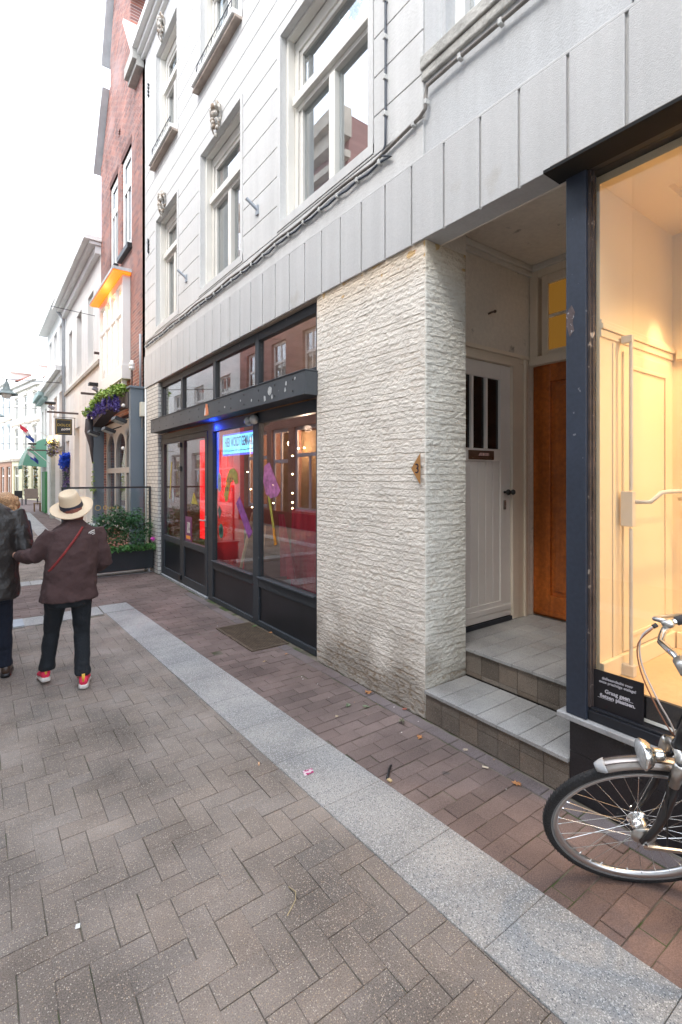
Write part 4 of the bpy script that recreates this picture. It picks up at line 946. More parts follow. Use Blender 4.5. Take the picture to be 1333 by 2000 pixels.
# cream house
M_CRM = mat('cream_stucco', (.80, .785, .75), .75, .05, 1.5, streak=.05)
cw = [(14.5, 15.35, 4.75, 6.65), (16.4, 17.3, 4.75, 6.65), (18.25, 18.95, 4.75, 6.5), (14.6, 15.6, .3, 3.2), (16.75, 17.75, .05, 3.2), (18.9, 19.7, .05, 2.9)]
Cc = house('cream_house', 'cream stucco house with a deep cornice and block joints next to the brick gable house', 2.45, 9, 13.485, 19.8, 7.42, M_CRM, cw)
for h in cw[:3]: house_window(Cc, 2.45, *h, M_WPAINT, 'T', .08, .14)
house_window(Cc, 2.45, *cw[3], M_WPAINT, 'H', .1, .14); house_window(Cc, 2.45, *cw[4], M_WPAINT, 'X', .1, .2, name='door'); house_window(Cc, 2.45, *cw[5], M_WPAINT, 'X', .08, .1, name='door')
q = MB(); q.box(2.18, 2.45, 13.45, 19.85, 7.42, 7.5); q.box(2.05, 2.6, 13.4, 19.9, 7.5, 7.62); q.box(2.32, 2.45, 13.5, 19.8, 7.22, 7.42); q.build('cornice', M_WPAINT, Cc, bevel=.01)
q = MB(); q.box(2.39, 2.45, 13.49, 19.8, 4.50, 4.60); q.build('string_course', mat('tan_moulding', (.38, .33, .27), .7), Cc)
for z in (.75, 1.35, 1.95, 2.55, 3.15, 3.75):
    for a, b in ((13.5, 14.58), (15.62, 16.73), (17.77, 18.88)): q = MB(); q.box(2.443, 2.452, a, b, z + .012, z + .588); q.build('facing_block', M_CRM, Cc, bevel=.004)
q = MB(); q.tube([(2.38, 19.75, 0), (2.38, 19.75, 7.2), (2.2, 19.75, 7.45)], .05, 8); q.build('downpipe', mat('zinc', (.36, .39, .42), .5), Cc, smooth=True)
# next house with a mid cornice and windows whose warm light is put into the frame colour
M_PALE = mat('pale_stucco', (.80, .81, .80), .75, .04, 1.5)
dwn = [(20.5, 21.5, 3.35, 4.85), (22.2, 23.2, 3.35, 4.85), (23.9, 24.9, 3.35, 4.85), (20.5, 21.5, 5.9, 7.4), (22.2, 23.2, 5.9, 7.4), (23.9, 24.9, 5.9, 7.4), (20.4, 22.6, .3, 2.8), (23.2, 25.0, .05, 2.8)]
Dd = house('pale_house', 'pale house with two projecting cornices and windows coloured peach for their warm light beyond the cream house', 2.45, 9, 19.81, 25.5, 8.0, M_PALE, dwn)
for i, h in enumerate(dwn): house_window(Dd, 2.45, *h, mat('peach_window_light', (.72, .50, .38), .6) if i < 3 else M_WPAINT, 'T' if i < 6 else 'X', .08, .12)
q = MB(); q.box(2.15, 2.45, 19.85, 25.5, 5.42, 5.6); q.box(2.3, 2.45, 19.85, 25.5, 5.25, 5.42); q.box(2.1, 2.5, 19.85, 25.6, 7.9, 8.1); q.build('cornice', M_WPAINT, Dd, bevel=.01)
q = MB(); q.box(2.3, 2.45, 22.7, 23.15, 0, 3.2); q.build('pilaster', mat('grey_green', (.40, .43, .40), .7), Dd)
M_TEAL = mat('teal_paint', (.34, .46, .46), .6, .06, 3)
Ee = house('low_house', 'low pale house with teal trim behind the green barrel awning', 2.45, 9, 25.51, 28.5, 5.4, M_PALE, [(25.9, 26.7, 3.3, 4.8), (27.2, 28.0, 3.3, 4.8)])
for h in ((25.9, 26.7, 3.3, 4.8), (27.2, 28.0, 3.3, 4.8)): house_window(Ee, 2.45, *h, M_WPAINT, 'T', .08, .12)
q = MB(); q.box(2.1, 2.5, 25.55, 28.7, 5.3, 5.5); q.box(2.25, 2.45, 25.55, 28.6, 5.15, 5.3); q.build('gutter', M_TEAL, Ee)
q = MB(); q.box(2.35, 2.449, 25.6, 26.9, .05, 1.9); q.build('green_shutter', mat('leaf_green', (.05, .22, .08), .6, .1, 4), Ee)
# green barrel awning
aw = thing('barrel_awning', (2.45, 27.2, 2.6), 'green striped rounded awning over the pavement far down the street', 'awning')
q = MB(); n_ = 12; q.cm = 0
arc = [(2.45 - .98 * math.sin(t) , 1.62 + 1.75 * math.cos(t)) for t in [k / n_ * 1.25 for k in range(n_ + 1)]]
for (xa, za), (xb, zb) in zip(arc, arc[1:]):
    q.prism([(xa, 25.9, za), (xb, 25.9, zb), (xb, 25.9, zb - .02), (xa, 25.9, za - .02)], (0, 2.6, 0))
q.build('cloth', mat('awning_green', (.16, .38, .28), .8, .05, 3), aw)
q = MB()
for y in (25.9, 26.4, 26.9, 27.4, 27.95, 28.5): q.tube([(x, y, z + .012) for x, z in arc], .022, 6)
for k in (4, 8, 12): q.tube([(arc[k][0], 25.9, arc[k][1] + .012), (arc[k][0], 28.5, arc[k][1] + .012)], .018, 6)
q.build('frame', mat('pale_green', (.48, .62, .54), .7), aw)
q = MB(); q.prism([(2.45, 25.89, 3.37)] + [(x, 25.89, z) for x, z in arc] + [(2.45, 25.89, 2.1)], (0, .02, 0)); q.build('side_cheek', mat('awning_green'), aw)
q = MB(); n_ = 14
for k in range(n_): ya = 25.9 + 2.6 * k / n_; q.prism([(1.52, ya, 2.17), (1.52, ya + 2.6 / n_, 2.17), (1.52, ya + 1.3 / n_, 2.02)], (.01, 0, 0))
q.build('valance', mat('awning_green'), aw)
Hh = house('set_back_house', 'pale house set back behind the green awning where the street widens', 3.6, 9, 28.51, 40.2, 8.5, M_PALE, [(30, 31, 4, 6), (33, 34, 4, 6), (36, 37, 4, 6)])
for h in ((30, 31, 4, 6), (33, 34, 4, 6), (36, 37, 4, 6)): house_window(Hh, 3.6, *h, M_WPAINT, 'T', .08, .12)
# far houses on the bend, built in their own frame and turned
def far_house(name, label, p, q_, zt, wm, cols_, rows, ground, trim, roof=2.0):
    p = Vector(p); q_ = Vector(q_); Lh = (q_ - p).length; ang = math.atan2(q_.y - p.y, q_.x - p.x) - PI / 2
    t = thing(name, (p.x, p.y, 0), label, 'house'); base = t.location.copy(); t.location = (0, 0, 0)
    holes = []; cw_ = Lh / cols_
    for r0, r1 in rows:
        for c in range(cols_): holes.append((cw_ * (c + .27), cw_ * (c + .73), r0, r1))
    gh = [(cw_ * (c + .2), cw_ * (c + .8), .3, 2.5) for c in range(cols_)]
    m = MB(); wallx(m, 0, .3, 0, Lh, 2.9, zt, holes); m.box(.3, 6, 0, .2, 0, zt); m.box(.3, 6, Lh - .2, Lh, 0, zt); m.box(5.8, 6, .2, Lh - .2, 0, zt); m.build('wall', wm, t)
    m = MB(); wallx(m, -.02, .3, 0, Lh, 0, 2.9, gh); m.build('ground_floor', ground, t)
    for h in holes:
        house_window(t, 0, *h, trim, 'T', .10, .1)
        q = MB(); c = (h[0] + h[1]) / 2; rr = (h[1] - h[0]) / 2 + .1
        q.prism([(-.05, c + rr * math.cos(a), h[3] + .08 + .3 * math.sin(a)) for a in [k * PI / 8 for k in range(9)]], (.06, 0, 0)); q.build('window_hood', wm, t)
    for h in gh: house_window(t, 0, *h, trim, 'X', .1, .1)
    m = MB(); m.box(-.4, .2, -.02, Lh + .02, zt - .1, zt + .15); m.box(-.2, .0, 0, Lh, zt - .4, zt - .1); m.build('cornice', trim, t)
    m = MB(); m.box(-.12, 0, 0, Lh, 2.9, 3.1); m.box(-.06, 0, 0, Lh, rows[1][0] - .5, rows[1][0] - .35); m.build('string_course', mat('tan_moulding'), t)
    q = MB(); q.prism([(0.2, 0, zt + .1), (6, 0, zt + .1), (3.1, 0, zt + roof)], (0, Lh, 0)); q.build('roof', mat('red_tiles', (.36, .17, .13), .8, .2, 3, .2, 12), t)
    q = MB(); q.box(.6, 2.4, Lh * .3, Lh * .6, zt + .1, zt + 1.3); q.box(.5, 2.5, Lh * .27, Lh * .63, zt + 1.3, zt + 1.4); q.build('dormer', trim, t)
    t.location = base; t.rotation_euler = (0, 0, ang); return t
far_house('ivory_house', 'ivory house with arched window hoods where the street bends, red roof end above', (3.4, 40.3), (2.1, 47.2), 8.6, mat('ivory', (.80, .78, .72), .8, .04), 3, ((3.6, 5.4), (6.1, 7.8)), mat('pale_yellow', (.66, .62, .42), .7), M_WPAINT)
far_house('pale_blue_house', 'pale blue house with narrow paired windows farthest down the street', (2.08, 47.3), (.4, 58), 9.3, mat('pale_blue', (.66, .74, .80), .8, .04), 5, ((3.8, 5.9), (6.7, 8.6)), mat('brown_front', (.30, .16, .10), .7), M_WPAINT, 1.6)

# houses across the street: seen only mirrored in the shop and upper windows
M_OB = brickmat('pink_brick', (.36, .17, .14), (.28, .12, .10), (.34, .29, .26), .21, .0625, .01, var=.2)
ow_ = [(12.45, 13.35, 4.3, 6.3), (14.4, 15.4, 4.3, 6.3), (16.4, 17.4, 4.3, 6.3), (12.45, 13.35, 7.6, 9.4), (14.4, 15.4, 7.6, 9.4), (16.4, 17.4, 7.6, 9.4), (12.2, 13.9, .55, 3.3), (14.25, 15.4, .05, 3.3), (15.75, 17.4, .55, 3.3)]
O1 = house('shop_house', 'pinkish brick house with lavender shopfront, mirrored in the left shop windows', -3.2, -9, 11.2, 18, 12.0, M_OB, ow_, front=1)
for i, h in enumerate(ow_[:6]): house_window(O1, -3.2, *h, M_WPAINT, 'X', .09, .1, out=1)
M_LAV = mat('lavender_paint', (.50, .48, .58), .5)
for h in ow_[6:]: house_window(O1, -3.2, *h, M_LAV, 'T' if h[2] > .3 else 'X', .12, .08, out=1, glass=glassmat('clear_glass', 1.4), blind=False)
q = MB(); q.box(-3.2, -2.7, 11.1, 18.1, 11.7, 12.1); q.box(-3.2, -2.9, 11.1, 18.1, 11.3, 11.7); q.box(-3.2, -3.0, 11.1, 18.1, 10.7, 10.9); q.box(-3.2, -3.05, 11.1, 18.1, 10.0, 10.25); q.build('cornice', mat('tan_stone', (.50, .42, .34), .8), O1)
q = MB(); q.box(-3.19, -3.12, 11.3, 18, 0, .5); q.build('dado', mat('dark_red', (.22, .02, .03), .6), O1)
MB().box(-5.0, -4.95, 11.4, 17.8, .1, 3.4).build('shop_back', M_WARMW, O1)
lamp('opposite_shop_lamp', 'POINT', (-4.2, 13.1, 2.9), (1, .65, .35), 160, .1); lamp('opposite_shop_lamp', 'POINT', (-4.2, 15.8, 2.9), (1, .65, .35), 110, .1)
def opp(name, label, y0, y1, zt, wm, cols_):
    hs = []; c_ = (y1 - y0) / cols_
    for r0, r1 in ((3.9, 5.9), (7.0, 8.8)):
        for c in range(cols_): hs.append((y0 + c_ * (c + .3), y0 + c_ * (c + .7), r0, r1))
    for c in range(cols_): hs.append((y0 + c_ * (c + .2), y0 + c_ * (c + .8), .5, 2.8))
    t = house(name, label, -3.2, -9, y0, y1, zt, wm, hs, front=1)
    for h in hs: house_window(t, -3.2, *h, M_WPAINT, 'X', .09, .1, out=1)
    q = MB(); q.box(-3.2, -2.8, y0, y1, zt - .2, zt + .1); q.build('cornice', M_WPAINT, t)
opp('facing_house', 'cream house across the street, mirrored at the left of the transom windows', 18.01, 27, 10.5, M_CRM, 3)
opp('facing_house', 'white house across the street opposite the rough pillar, mirrored in the door glass', 3.5, 11.19, 9.5, mat('light_stucco', (.60, .58, .55), .8, .05), 3)
opp('facing_house', 'grey stucco house across the street opposite the lit display window', -10, 3.49, 9.5, mat('grey_stucco', (.50, .49, .47), .8, .05), 4)
opp('facing_house', 'pale yellow house across the street beyond the cream one, mirrored only at the far left', 27.01, 44, 9.8, mat('soft_yellow', (.66, .62, .50), .8, .05), 5)

# ---------------------------------------------------------------- people
def cloth_mat(name, col, rough=.85, bump=.5, sc=9, var=.10, **k):
    """cloth with soft folds"""
    m = mat(name, col, rough, var, 5, .08, 300, bump=bump, bs=sc, **k)
    for n in m.node_tree.nodes:
        if n.type == 'BUMP': n.inputs['Distance'].default_value = .035
    return m
def fuse(o, vox=.008, sm=6, fold=0.0, fsc=.12):
    r = o.modifiers.new('fuse', 'REMESH'); r.mode = 'VOXEL'; r.voxel_size = vox; r.use_smooth_shade = True
    s_ = o.modifiers.new('soft', 'SMOOTH'); s_.iterations = sm; s_.factor = .5
    if fold:
        tx = bpy.data.textures.new('fold', 'CLOUDS'); tx.noise_scale = fsc; tx.noise_depth = 2
        dp = o.modifiers.new('fold', 'DISPLACE'); dp.texture = tx; dp.strength = fold; dp.mid_level = .5; dp.texture_coords = 'GLOBAL'
    return o
def ring(c, a, b, e=2.3, tw=0.0):
    return (c, (a * math.cos(tw), a * math.sin(tw), 0), (-b * math.sin(tw), b * math.cos(tw), 0), e)
def hand(mb, w, direction, palm_n, size=.17, curl=.5, side=1):
    """palm, four curled fingers and a thumb; w = wrist"""
    w = Vector(w); f = Vector(direction).normalized(); n = Vector(palm_n).normalized(); n = (n - f * n.dot(f)).normalized(); s = f.cross(n) * side
    mb.loft([(w - f * .02, s * .024, n * .018), (w + f * .02, s * .030, n * .017), (w + f * size * .45, s * .038, n * .014), (w + f * size * .5, s * .034, n * .010)])
    for i, (off, ln) in enumerate(((-.028, .40), (-.010, .46), (.009, .43), (.026, .34))):
        p = w + f * size * .47 + s * off; pts = [p]; d_ = f.copy()
        for k in range(3):
            d_ = (d_ + n * curl * .55).normalized(); p = p + d_ * ln * size * (.42, .32, .26)[k]; pts.append(p)
        mb.tube(pts, [.0092, .0085, .0078, .0062], 8)
    p = w + f * size * .14 - s * .026
    mb.tube([p, p - s * .022 + f * .025 + n * .01, p - s * .026 + f * .05 + n * .022, p - s * .02 + f * .07 + n * .034], [.012, .0105, .009, .007], 8)
def head_shape(mb, c, fwd, h=.22):
    """skull, jaw, nose, eye sockets, lips, ears; c = head centre"""
    c = Vector(c); f = Vector(fwd).normalized(); s = f.cross(Vector((0, 0, 1))).normalized(); z = Vector((0, 0, 1)); rot = Matrix((s, f, z)).transposed()
    mb.ball(c + z * .02, .074, .094, .098, rot=rot); mb.ball(c + f * .022 - z * .045, .055, .068, .062, rot=rot); mb.ball(c + f * .062 - z * .088, .022, .02, .018, rot=rot)
    mb.loft([(c + f * .088 + z * .018, s * .008, f * .008), (c + f * .105 - z * .02, s * .014, f * .014), (c + f * .09 - z * .03, s * .012, f * .008)])
    for k in (-1, 1):
        mb.ball(c + s * k * .031 + f * .078 + z * .004, .013, .011, .010, rot=rot, n=8, m=6); mb.ball(c + s * k * .030 + f * .082 + z * .024, .018, .010, .006, rot=rot, n=8, m=6)
        mb.ball(c + s * k * .076 - f * .005 - z * .008, .009, .018, .030, rot=rot, n=8, m=6)
    mb.ball(c + f * .083 - z * .054, .022, .010, .006, rot=rot, n=8, m=6); mb.ball(c + f * .082 - z * .063, .019, .010, .006, rot=rot, n=8, m=6)
    mb.tube([c - z * .05 - f * .01, c - z * .15 - f * .022], [.048, .052], 14)
M_SKIN = mat('skin', (.50, .28, .20), .55, .06, 8, bump=.05, bs=80)
M_FLEECE = cloth_mat('plum_fleece', (.062, .033, .032), .95, .9, 7); M_TROU = cloth_mat('dark_trousers', (.007, .010, .014), .85, .8, 9)
M_LEATH = cloth_mat('worn_leather', (.020, .017, .016), .45, .9, 10, .15)
M_DENIM = cloth_mat('dark_denim', (.006, .010, .022), .85, .8, 9); M_NVY = cloth_mat('navy_coat', (.020, .030, .055), .85, .5, 9)
M_STRAW = mat('straw', (.76, .60, .42), .8, .05, 4, .06, 200, bump=.2, bs=220); M_HAIRB = mat('blond_hair', (.42, .24, .12), .6, .25, 12, .4, 90, bump=1.0, bs=60)
M_HAIRG = mat('red_brown_hair', (.18, .055, .035), .6, .3, 12, .3, 90, bump=.8, bs=60)
M_PINK = mat('pink_mesh', (.80, .035, .10), .7, .1, 20, .2, 200); M_SOLE = mat('pale_sole', (.66, .62, .58), .6, .05, 10); M_YEL = mat('yellow_tab', (.80, .45, .06), .6)
# woman in the straw hat -------------------------------------------------------
def trouser_leg(mb, hip, knee, ankle, r0, r1, r2, cuff=1.12):
    hip, knee, ankle = Vector(hip), Vector(knee), Vector(ankle); R = []
    for t in (0, .3, .6, .85, 1.0): p = hip.lerp(knee, t); r = r0 + (r1 - r0) * t; R.append(ring(p, r, r * 1.05))
    for t in (.25, .55, .8, .93, 1.0): p = knee.lerp(ankle, t); r = (r1 + (r2 - r1) * t) * (cuff if t > .9 else 1); R.append(ring(p, r, r * 1.12))
    mb.loft(R)
def shoe(parent, heel, yaw, upper, sole, pitch=0.0, ln=.25, tab=None):
    c, s = math.cos(yaw), math.sin(yaw); F = Vector((s, c, 0)); S = Vector((c, -s, 0)); Z = Vector((0, 0, 1)); H = Vector(heel)
    F2 = (F * math.cos(pitch) - Z * math.sin(pitch)); Z2 = (Z * math.cos(pitch) + F * math.sin(pitch))
    def R(t, a, zc, b): return (H + F2 * t + Z2 * zc, S * a, Z2 * b, 2.6)
    def rg(t, a, z0, z1): return (H + F2 * t + Z2 * (z0 + z1) / 2, S * a, Z2 * (z1 - z0) / 2, 2.8)
    m = MB(); m.loft([rg(0, .020, .004, .034), rg(.012, .034, 0, .040), rg(.06, .038, 0, .038), rg(.13, .036, 0, .034), rg(.19, .045, 0, .030), rg(.235, .036, .004, .026), rg(.25, .016, .010, .024)]); so = m.build('sole', sole, parent, smooth=True)
    m = MB(); m.loft([rg(.004, .018, .03, .085), rg(.018, .031, .028, .105), rg(.06, .034, .028, .10), rg(.11, .035, .028, .085), rg(.17, .042, .026, .062), rg(.22, .036, .024, .048), rg(.243, .014, .022, .036)]); m.build('shoe', upper, parent, smooth=True)
    if tab: m = MB(); m.loft([(H + F2 * .008 + Z2 * .06, S * .010, F2 * .006), (H + F2 * .006 + Z2 * .12, S * .012, F2 * .006)]); m.build('heel_tab', tab, parent, smooth=True)
def person_body(name, hips, chest, neck, headc, fwd, arms, legs, handdirs, label):
    m = MB(); hips, chest, neck, headc = map(Vector, (hips, chest, neck, headc))
    m.loft([ring(hips - V(0, 0, .08), .13, .10), ring(hips, .155, .11), ring(hips.lerp(chest, .45), .13, .095), ring(chest, .155, .10), ring(chest.lerp(neck, .6), .12, .075), ring(neck, .05, .05)])
    head_shape(m, headc, fwd)
    for sh, el, wr in arms:
        m.tube([sh, Vector(sh).lerp(Vector(el), .5), el, Vector(el).lerp(Vector(wr), .4), wr], [.048, .042, .037, .036, .025], 12)
    for (wr, dd, nn, sd) in handdirs: hand(m, wr, dd, nn, side=sd)
    for hp, kn, an in legs:
        m.tube([hp, Vector(hp).lerp(Vector(kn), .5), kn, Vector(kn).lerp(Vector(an), .35), an, Vector(an) + V(0, .12, -.05)], [.08, .068, .05, .048, .034, .028], 12)
    o = m.build(name, M_SKIN, None); fuse(o, .007, 3); return tag(o, label, 'person')
hipL, hipR = (.49, 4.43, .74), (.655, 4.42, .74)
knL, knR = (.465, 4.56, .41), (.665, 4.44, .41); anL, anR = (.435, 4.575, .11), (.652, 4.33, .10)
aR = ((.775, 4.47, 1.20), (.835, 4.43, .955), (.77, 4.64, .86)); aL = ((.455, 4.49, 1.19), (.335, 4.50, 1.03), (.225, 4.70, 1.03))
Wm = person_body('person', (.575, 4.43, .82), (.61, 4.46, 1.14), (.615, 4.50, 1.28), (.615, 4.56, 1.385), (-.05, 1, -.12), (aR, aL), ((hipL, knL, anL), (hipR, knR, anR)),
                 (((.77, 4.64, .86), (-.5, .8, -.2), (-1, -.3, 0), 1), ((.215, 4.72, 1.03), (-.75, .6, .05), (.2, .2, -1), -1)),
                 'person in a straw hat, plum fleece and dark trousers walking arm in arm')
m = MB(); m.loft([ring((.572, 4.42, .69), .208, .165), ring((.575, 4.42, .75), .196, .158), ring((.58, 4.43, .85), .187, .15), ring((.592, 4.44, .97), .186, .148), ring((.605, 4.455, 1.08), .19, .146), ring((.612, 4.47, 1.17), .188, .135), ring((.615, 4.48, 1.225), .165, .112), ring((.615, 4.49, 1.265), .105, .085), ring((.615, 4.50, 1.30), .070, .070), ring((.615, 4.51, 1.325), .066, .066)])
def sleeve(mb, a, r):
    s_, e, w_ = map(Vector, a); mb.tube([s_ + (s_ - e).normalized() * .03, s_.lerp(e, .3), s_.lerp(e, .7), e, e.lerp(w_, .35), e.lerp(w_, .75), w_], [r * 1.15, r * 1.18, r * 1.08, r * 1.02, r, r * .86, r * .68], 14)
sleeve(m, aR, .057); sleeve(m, ((.455, 4.49, 1.185), (.345, 4.49, 1.03), (.245, 4.68, 1.03)), .060)
jk = fuse(m.build('fleece_jacket', M_FLEECE, Wm), .009, 4, .034, .10)
m = MB(); m.loft([ring((.574, 4.42, .64), .155, .13), ring((.572, 4.42, .72), .172, .14), ring((.575, 4.42, .80), .175, .14), ring((.575, 4.42, .88), .15, .12)])
trouser_leg(m, hipL, knL, (.432, 4.565, .115), .085, .058, .050); trouser_leg(m, hipR, knR, (.652, 4.325, .105), .086, .059, .052)
fuse(m.build('trousers', M_TROU, Wm), .009, 4, .018, .09)
shoe(Wm, (.425, 4.515, .03), -.05, M_PINK, M_SOLE, .14, tab=M_YEL); shoe(Wm, (.648, 4.26, .004), .22, M_PINK, M_SOLE, 0, tab=M_YEL)
m = MB(); m.ball((.615, 4.545, 1.375), .088, .10, .085); m.ball((.63, 4.49, 1.325), .055, .045, .05); m.build('hair', M_HAIRG, Wm, smooth=True)
# hat: flat topped crown, black ribbon, wide brim tipped back
HA = V(-.27, -.40, .87).normalized(); HC = V(.607, 4.545, 1.405); hu = HA.cross(V(0, 1, 0)).normalized(); hv = HA.cross(hu)
def hat_ring(mb_v, d, r, el=1.0): 
    for k in range(40):
        a = 2 * PI * k / 40; q = HC + HA * ((d * 1.22 if d > .03 else d) + .012 * math.cos(2 * a) * (1 if r > .13 else 0)) + hu * r * .90 * math.cos(a) + hv * r * .90 * el * math.sin(a); mb_v.append(q)
def hat_part(name, prof, mm):
    vs = []; [hat_ring(vs, d, r, 1.08) for d, r in prof]; fs = [(i * 40 + k, i * 40 + (k + 1) % 40, (i + 1) * 40 + (k + 1) % 40, (i + 1) * 40 + k) for i in range(len(prof) - 1) for k in range(40)]
    q = MB(); q.add(vs, fs); return q
q = hat_part('hat', [(-.004, .090), (-.010, .12), (-.016, .150), (-.008, .172), (0, .178), (.003, .176), (-.003, .17), (-.008, .15), (-.003, .12), (.004, .098), (.012, .094), (.05, .088), (.09, .080), (.108, .072), (.112, .062), (.102, .045), (.098, .02), (.097, .001)], M_STRAW)
ht = q.build('straw_hat', M_STRAW, Wm, smooth=True)
q = hat_part('r', [(.008, .0965), (.036, .0925), (.038, .0905)], M_BLACK); q.build('hat_ribbon', mat('ribbon', (.012, .014, .03), .6), ht, smooth=True)
# red strap over the back and small white mark
def back_y(x, z):
    zs = [(.69, .572, 4.42, .208, .165), (.85, .58, 4.43, .187, .15), (.97, .592, 4.44, .186, .148), (1.08, .605, 4.455, .19, .146), (1.17, .612, 4.47, .188, .135), (1.225, .615, 4.48, .165, .112), (1.265, .615, 4.49, .13, .085)]
    for p0, p1 in zip(zs, zs[1:]):
        if p0[0] <= z <= p1[0]:
            t = (z - p0[0]) / (p1[0] - p0[0]); xc, yc, a, b = [p0[i] + (p1[i] - p0[i]) * t for i in (1, 2, 3, 4)]
            return yc - b * max(0, 1 - abs((x - xc) / a) ** 2.3) ** (1 / 2.3)
    return 4.4
q = MB(); P2 = [(.425 + (.665 - .425) * k / 14, .93 + (1.255 - .93) * k / 14) for k in range(15)]
vs = []; fs = []
for i, (x, z) in enumerate(P2):
    for dx, dz, dy in ((-.006, .005, -.010), (.006, -.005, -.010), (.006, -.005, .0), (-.006, .005, .0)): vs.append((x + dx, back_y(x, z) + dy, z + dz))
for i in range(14):
    for k in range(4): fs.append((i * 4 + k, i * 4 + (k + 1) % 4, i * 4 + 4 + (k + 1) % 4, i * 4 + 4 + k))
q.add(vs, fs); q.build('bag_strap', mat('red_strap', (.22, .02, .02), .7), Wm, smooth=True)
q = MB()
def arcstrip(x0, x1, z0, h_, w_):
    n_ = 8
    for k in range(n_):
        f = lambda t: (x0 + (x1 - x0) * t, z0 + h_ * math.sin(t * PI / 2))
        (xa, za), (xb, zb) = f(k / n_), f((k + 1) / n_); wa = w_
        ya = back_y(xa, min(za, 1.26)) - .010
        q.prism([(xa, ya, za), (xb, back_y(xb, min(zb, 1.26)) - .010, zb), (xb, back_y(xb, min(zb, 1.26)) - .010, zb + wa), (xa, ya, za + wa)], (0, -.002, 0))
arcstrip(.700, .750, 1.200, .018, .010); arcstrip(.712, .750, 1.197, .008, .007); arcstrip(.728, .750, 1.190, .004, .005)
q.build('white_mark', M_WPAINT, Wm)
# man in the leather jacket ---------------------------------------------------
mh = ((-.03, 4.80, .80), (.14, 4.80, .80)); 
mR = ((.235, 4.82, 1.34), (.305, 4.74, 1.09), (.17, 4.98, 1.02)); mL = ((-.14, 4.82, 1.34), (-.21, 4.78, 1.06), (-.17, 4.85, .80))
lL = (mh[0], (-.04, 4.70, .45), (-.05, 4.58, .10)); lR = (mh[1], (.155, 4.88, .45), (.165, 4.96, .09))
Mn = person_body('person', (.055, 4.80, .88), (.05, 4.81, 1.26), (.04, 4.83, 1.45), (.035, 4.87, 1.575), (-.08, 1, -.08), (mR, mL), (lL, lR),
                 (((.17, 4.98, 1.02), (-.8, .6, 0), (0, -.2, 1), 1), ((-.17, 4.85, .80), (0, .1, -1), (1, 0, 0), 1)),
                 'person in a worn dark leather jacket and jeans at the left edge')
m = MB(); m.loft([ring((.065, 4.79, .685), .20, .16), ring((.065, 4.79, .74), .205, .165), ring((.06, 4.80, .9), .20, .16), ring((.055, 4.80, 1.05), .205, .16), ring((.052, 4.81, 1.2), .215, .155), ring((.05, 4.81, 1.32), .215, .14), ring((.045, 4.82, 1.40), .16, .11), ring((.04, 4.83, 1.455), .075, .075), ring((.04, 4.83, 1.49), .068, .068)])
sleeve(m, mR, .068); sleeve(m, mL, .068); fuse(m.build('leather_jacket', M_LEATH, Mn), .009, 4, .026, .16)
m = MB(); m.loft([ring((.055, 4.80, .66), .165, .13), ring((.055, 4.80, .76), .175, .135), ring((.055, 4.80, .92), .16, .12)])
trouser_leg(m, *lL, .088, .064, .056); trouser_leg(m, *lR, .088, .064, .056); fuse(m.build('jeans', M_DENIM, Mn), .009, 4, .018, .09)
M_BSHOE = mat('brown_shoe', (.05, .03, .02), .4, .1); shoe(Mn, (-.055, 4.50, .0), -.1, M_BSHOE, M_BLACK, .1); shoe(Mn, (.17, 4.885, .0), .12, M_BSHOE, M_BLACK)
m = MB(); m.ball((.035, 4.855, 1.60), .084, .098, .098); m.build('hair', mat('grey_hair', (.20, .19, .18), .7, .2, 20, bump=.8, bs=70), Mn, smooth=True)
# blond person ahead -----------------------------------------------------------
b0 = V(.21, 5.95, 0)
bR = (b0 + V(.15, 0, 1.17), b0 + V(.19, -.02, .93), b0 + V(.12, .14, .85)); bL = (b0 + V(-.15, 0, 1.17), b0 + V(-.2, -.02, .93), b0 + V(-.17, .08, .74))
qL = (b0 + V(-.155, 0, .74), b0 + V(-.18, -.05, .41), b0 + V(-.18, -.12, .09)); qR = (b0 + V(-.01, 0, .74), b0 + V(-.03, .06, .41), b0 + V(-.03, .10, .08))
Bl = person_body('person', b0 + V(-.05, 0, .8), b0 + V(0, 0, 1.10), b0 + V(0, 0, 1.25), b0 + V(0, .02, 1.37), (0, 1, -.05), (bR, bL), (qL, qR),
                 ((bR[2], (0, .2, -1), (-1, 0, 0), 1), (bL[2], (0, .2, -1), (1, 0, 0), 1)), 'blond person in a navy coat walking ahead, half hidden behind the leather jacket')
m = MB(); m.loft([ring(b0 + V(-.08, 0, .70), .16, .13), ring(b0 + V(-.05, 0, .82), .165, .13), ring(b0 + V(0, 0, 1.0), .175, .13), ring(b0 + V(0, 0, 1.14), .18, .125), ring(b0 + V(0, 0, 1.21), .14, .095), ring(b0 + V(0, 0, 1.26), .07, .07)])
sleeve(m, bR, .056); sleeve(m, bL, .056); fuse(m.build('navy_coat', M_NVY, Bl), .010, 4, .02, .12)
m = MB(); trouser_leg(m, *qL, .085, .062, .055); trouser_leg(m, *qR, .085, .062, .055); fuse(m.build('trousers', M_TROU, Bl), .010, 3, .015, .09)
shoe(Bl, b0 + V(-.18, -.18, .01), 0, M_BSHOE, M_BLACK, .1); shoe(Bl, b0 + V(-.03, .02, 0), 0, M_BSHOE, M_BLACK)
m = MB(); rnd = random.Random(5); m.ball(b0 + V(0, 0, 1.40), .105, .11, .105)
m.ball(b0 + V(0, -.01, 1.33), .108, .10, .10)
for k in range(30):
    a = rnd.uniform(0, 2 * PI); zz = rnd.uniform(-.10, .05); rr = .085 * math.sqrt(max(.1, 1 - (zz / .16) ** 2)) + .012; m.ball(b0 + V(rr * math.cos(a), rr * math.sin(a), 1.385 + zz), rnd.uniform(.022, .036), None, rnd.uniform(.03, .05), n=8, m=6)
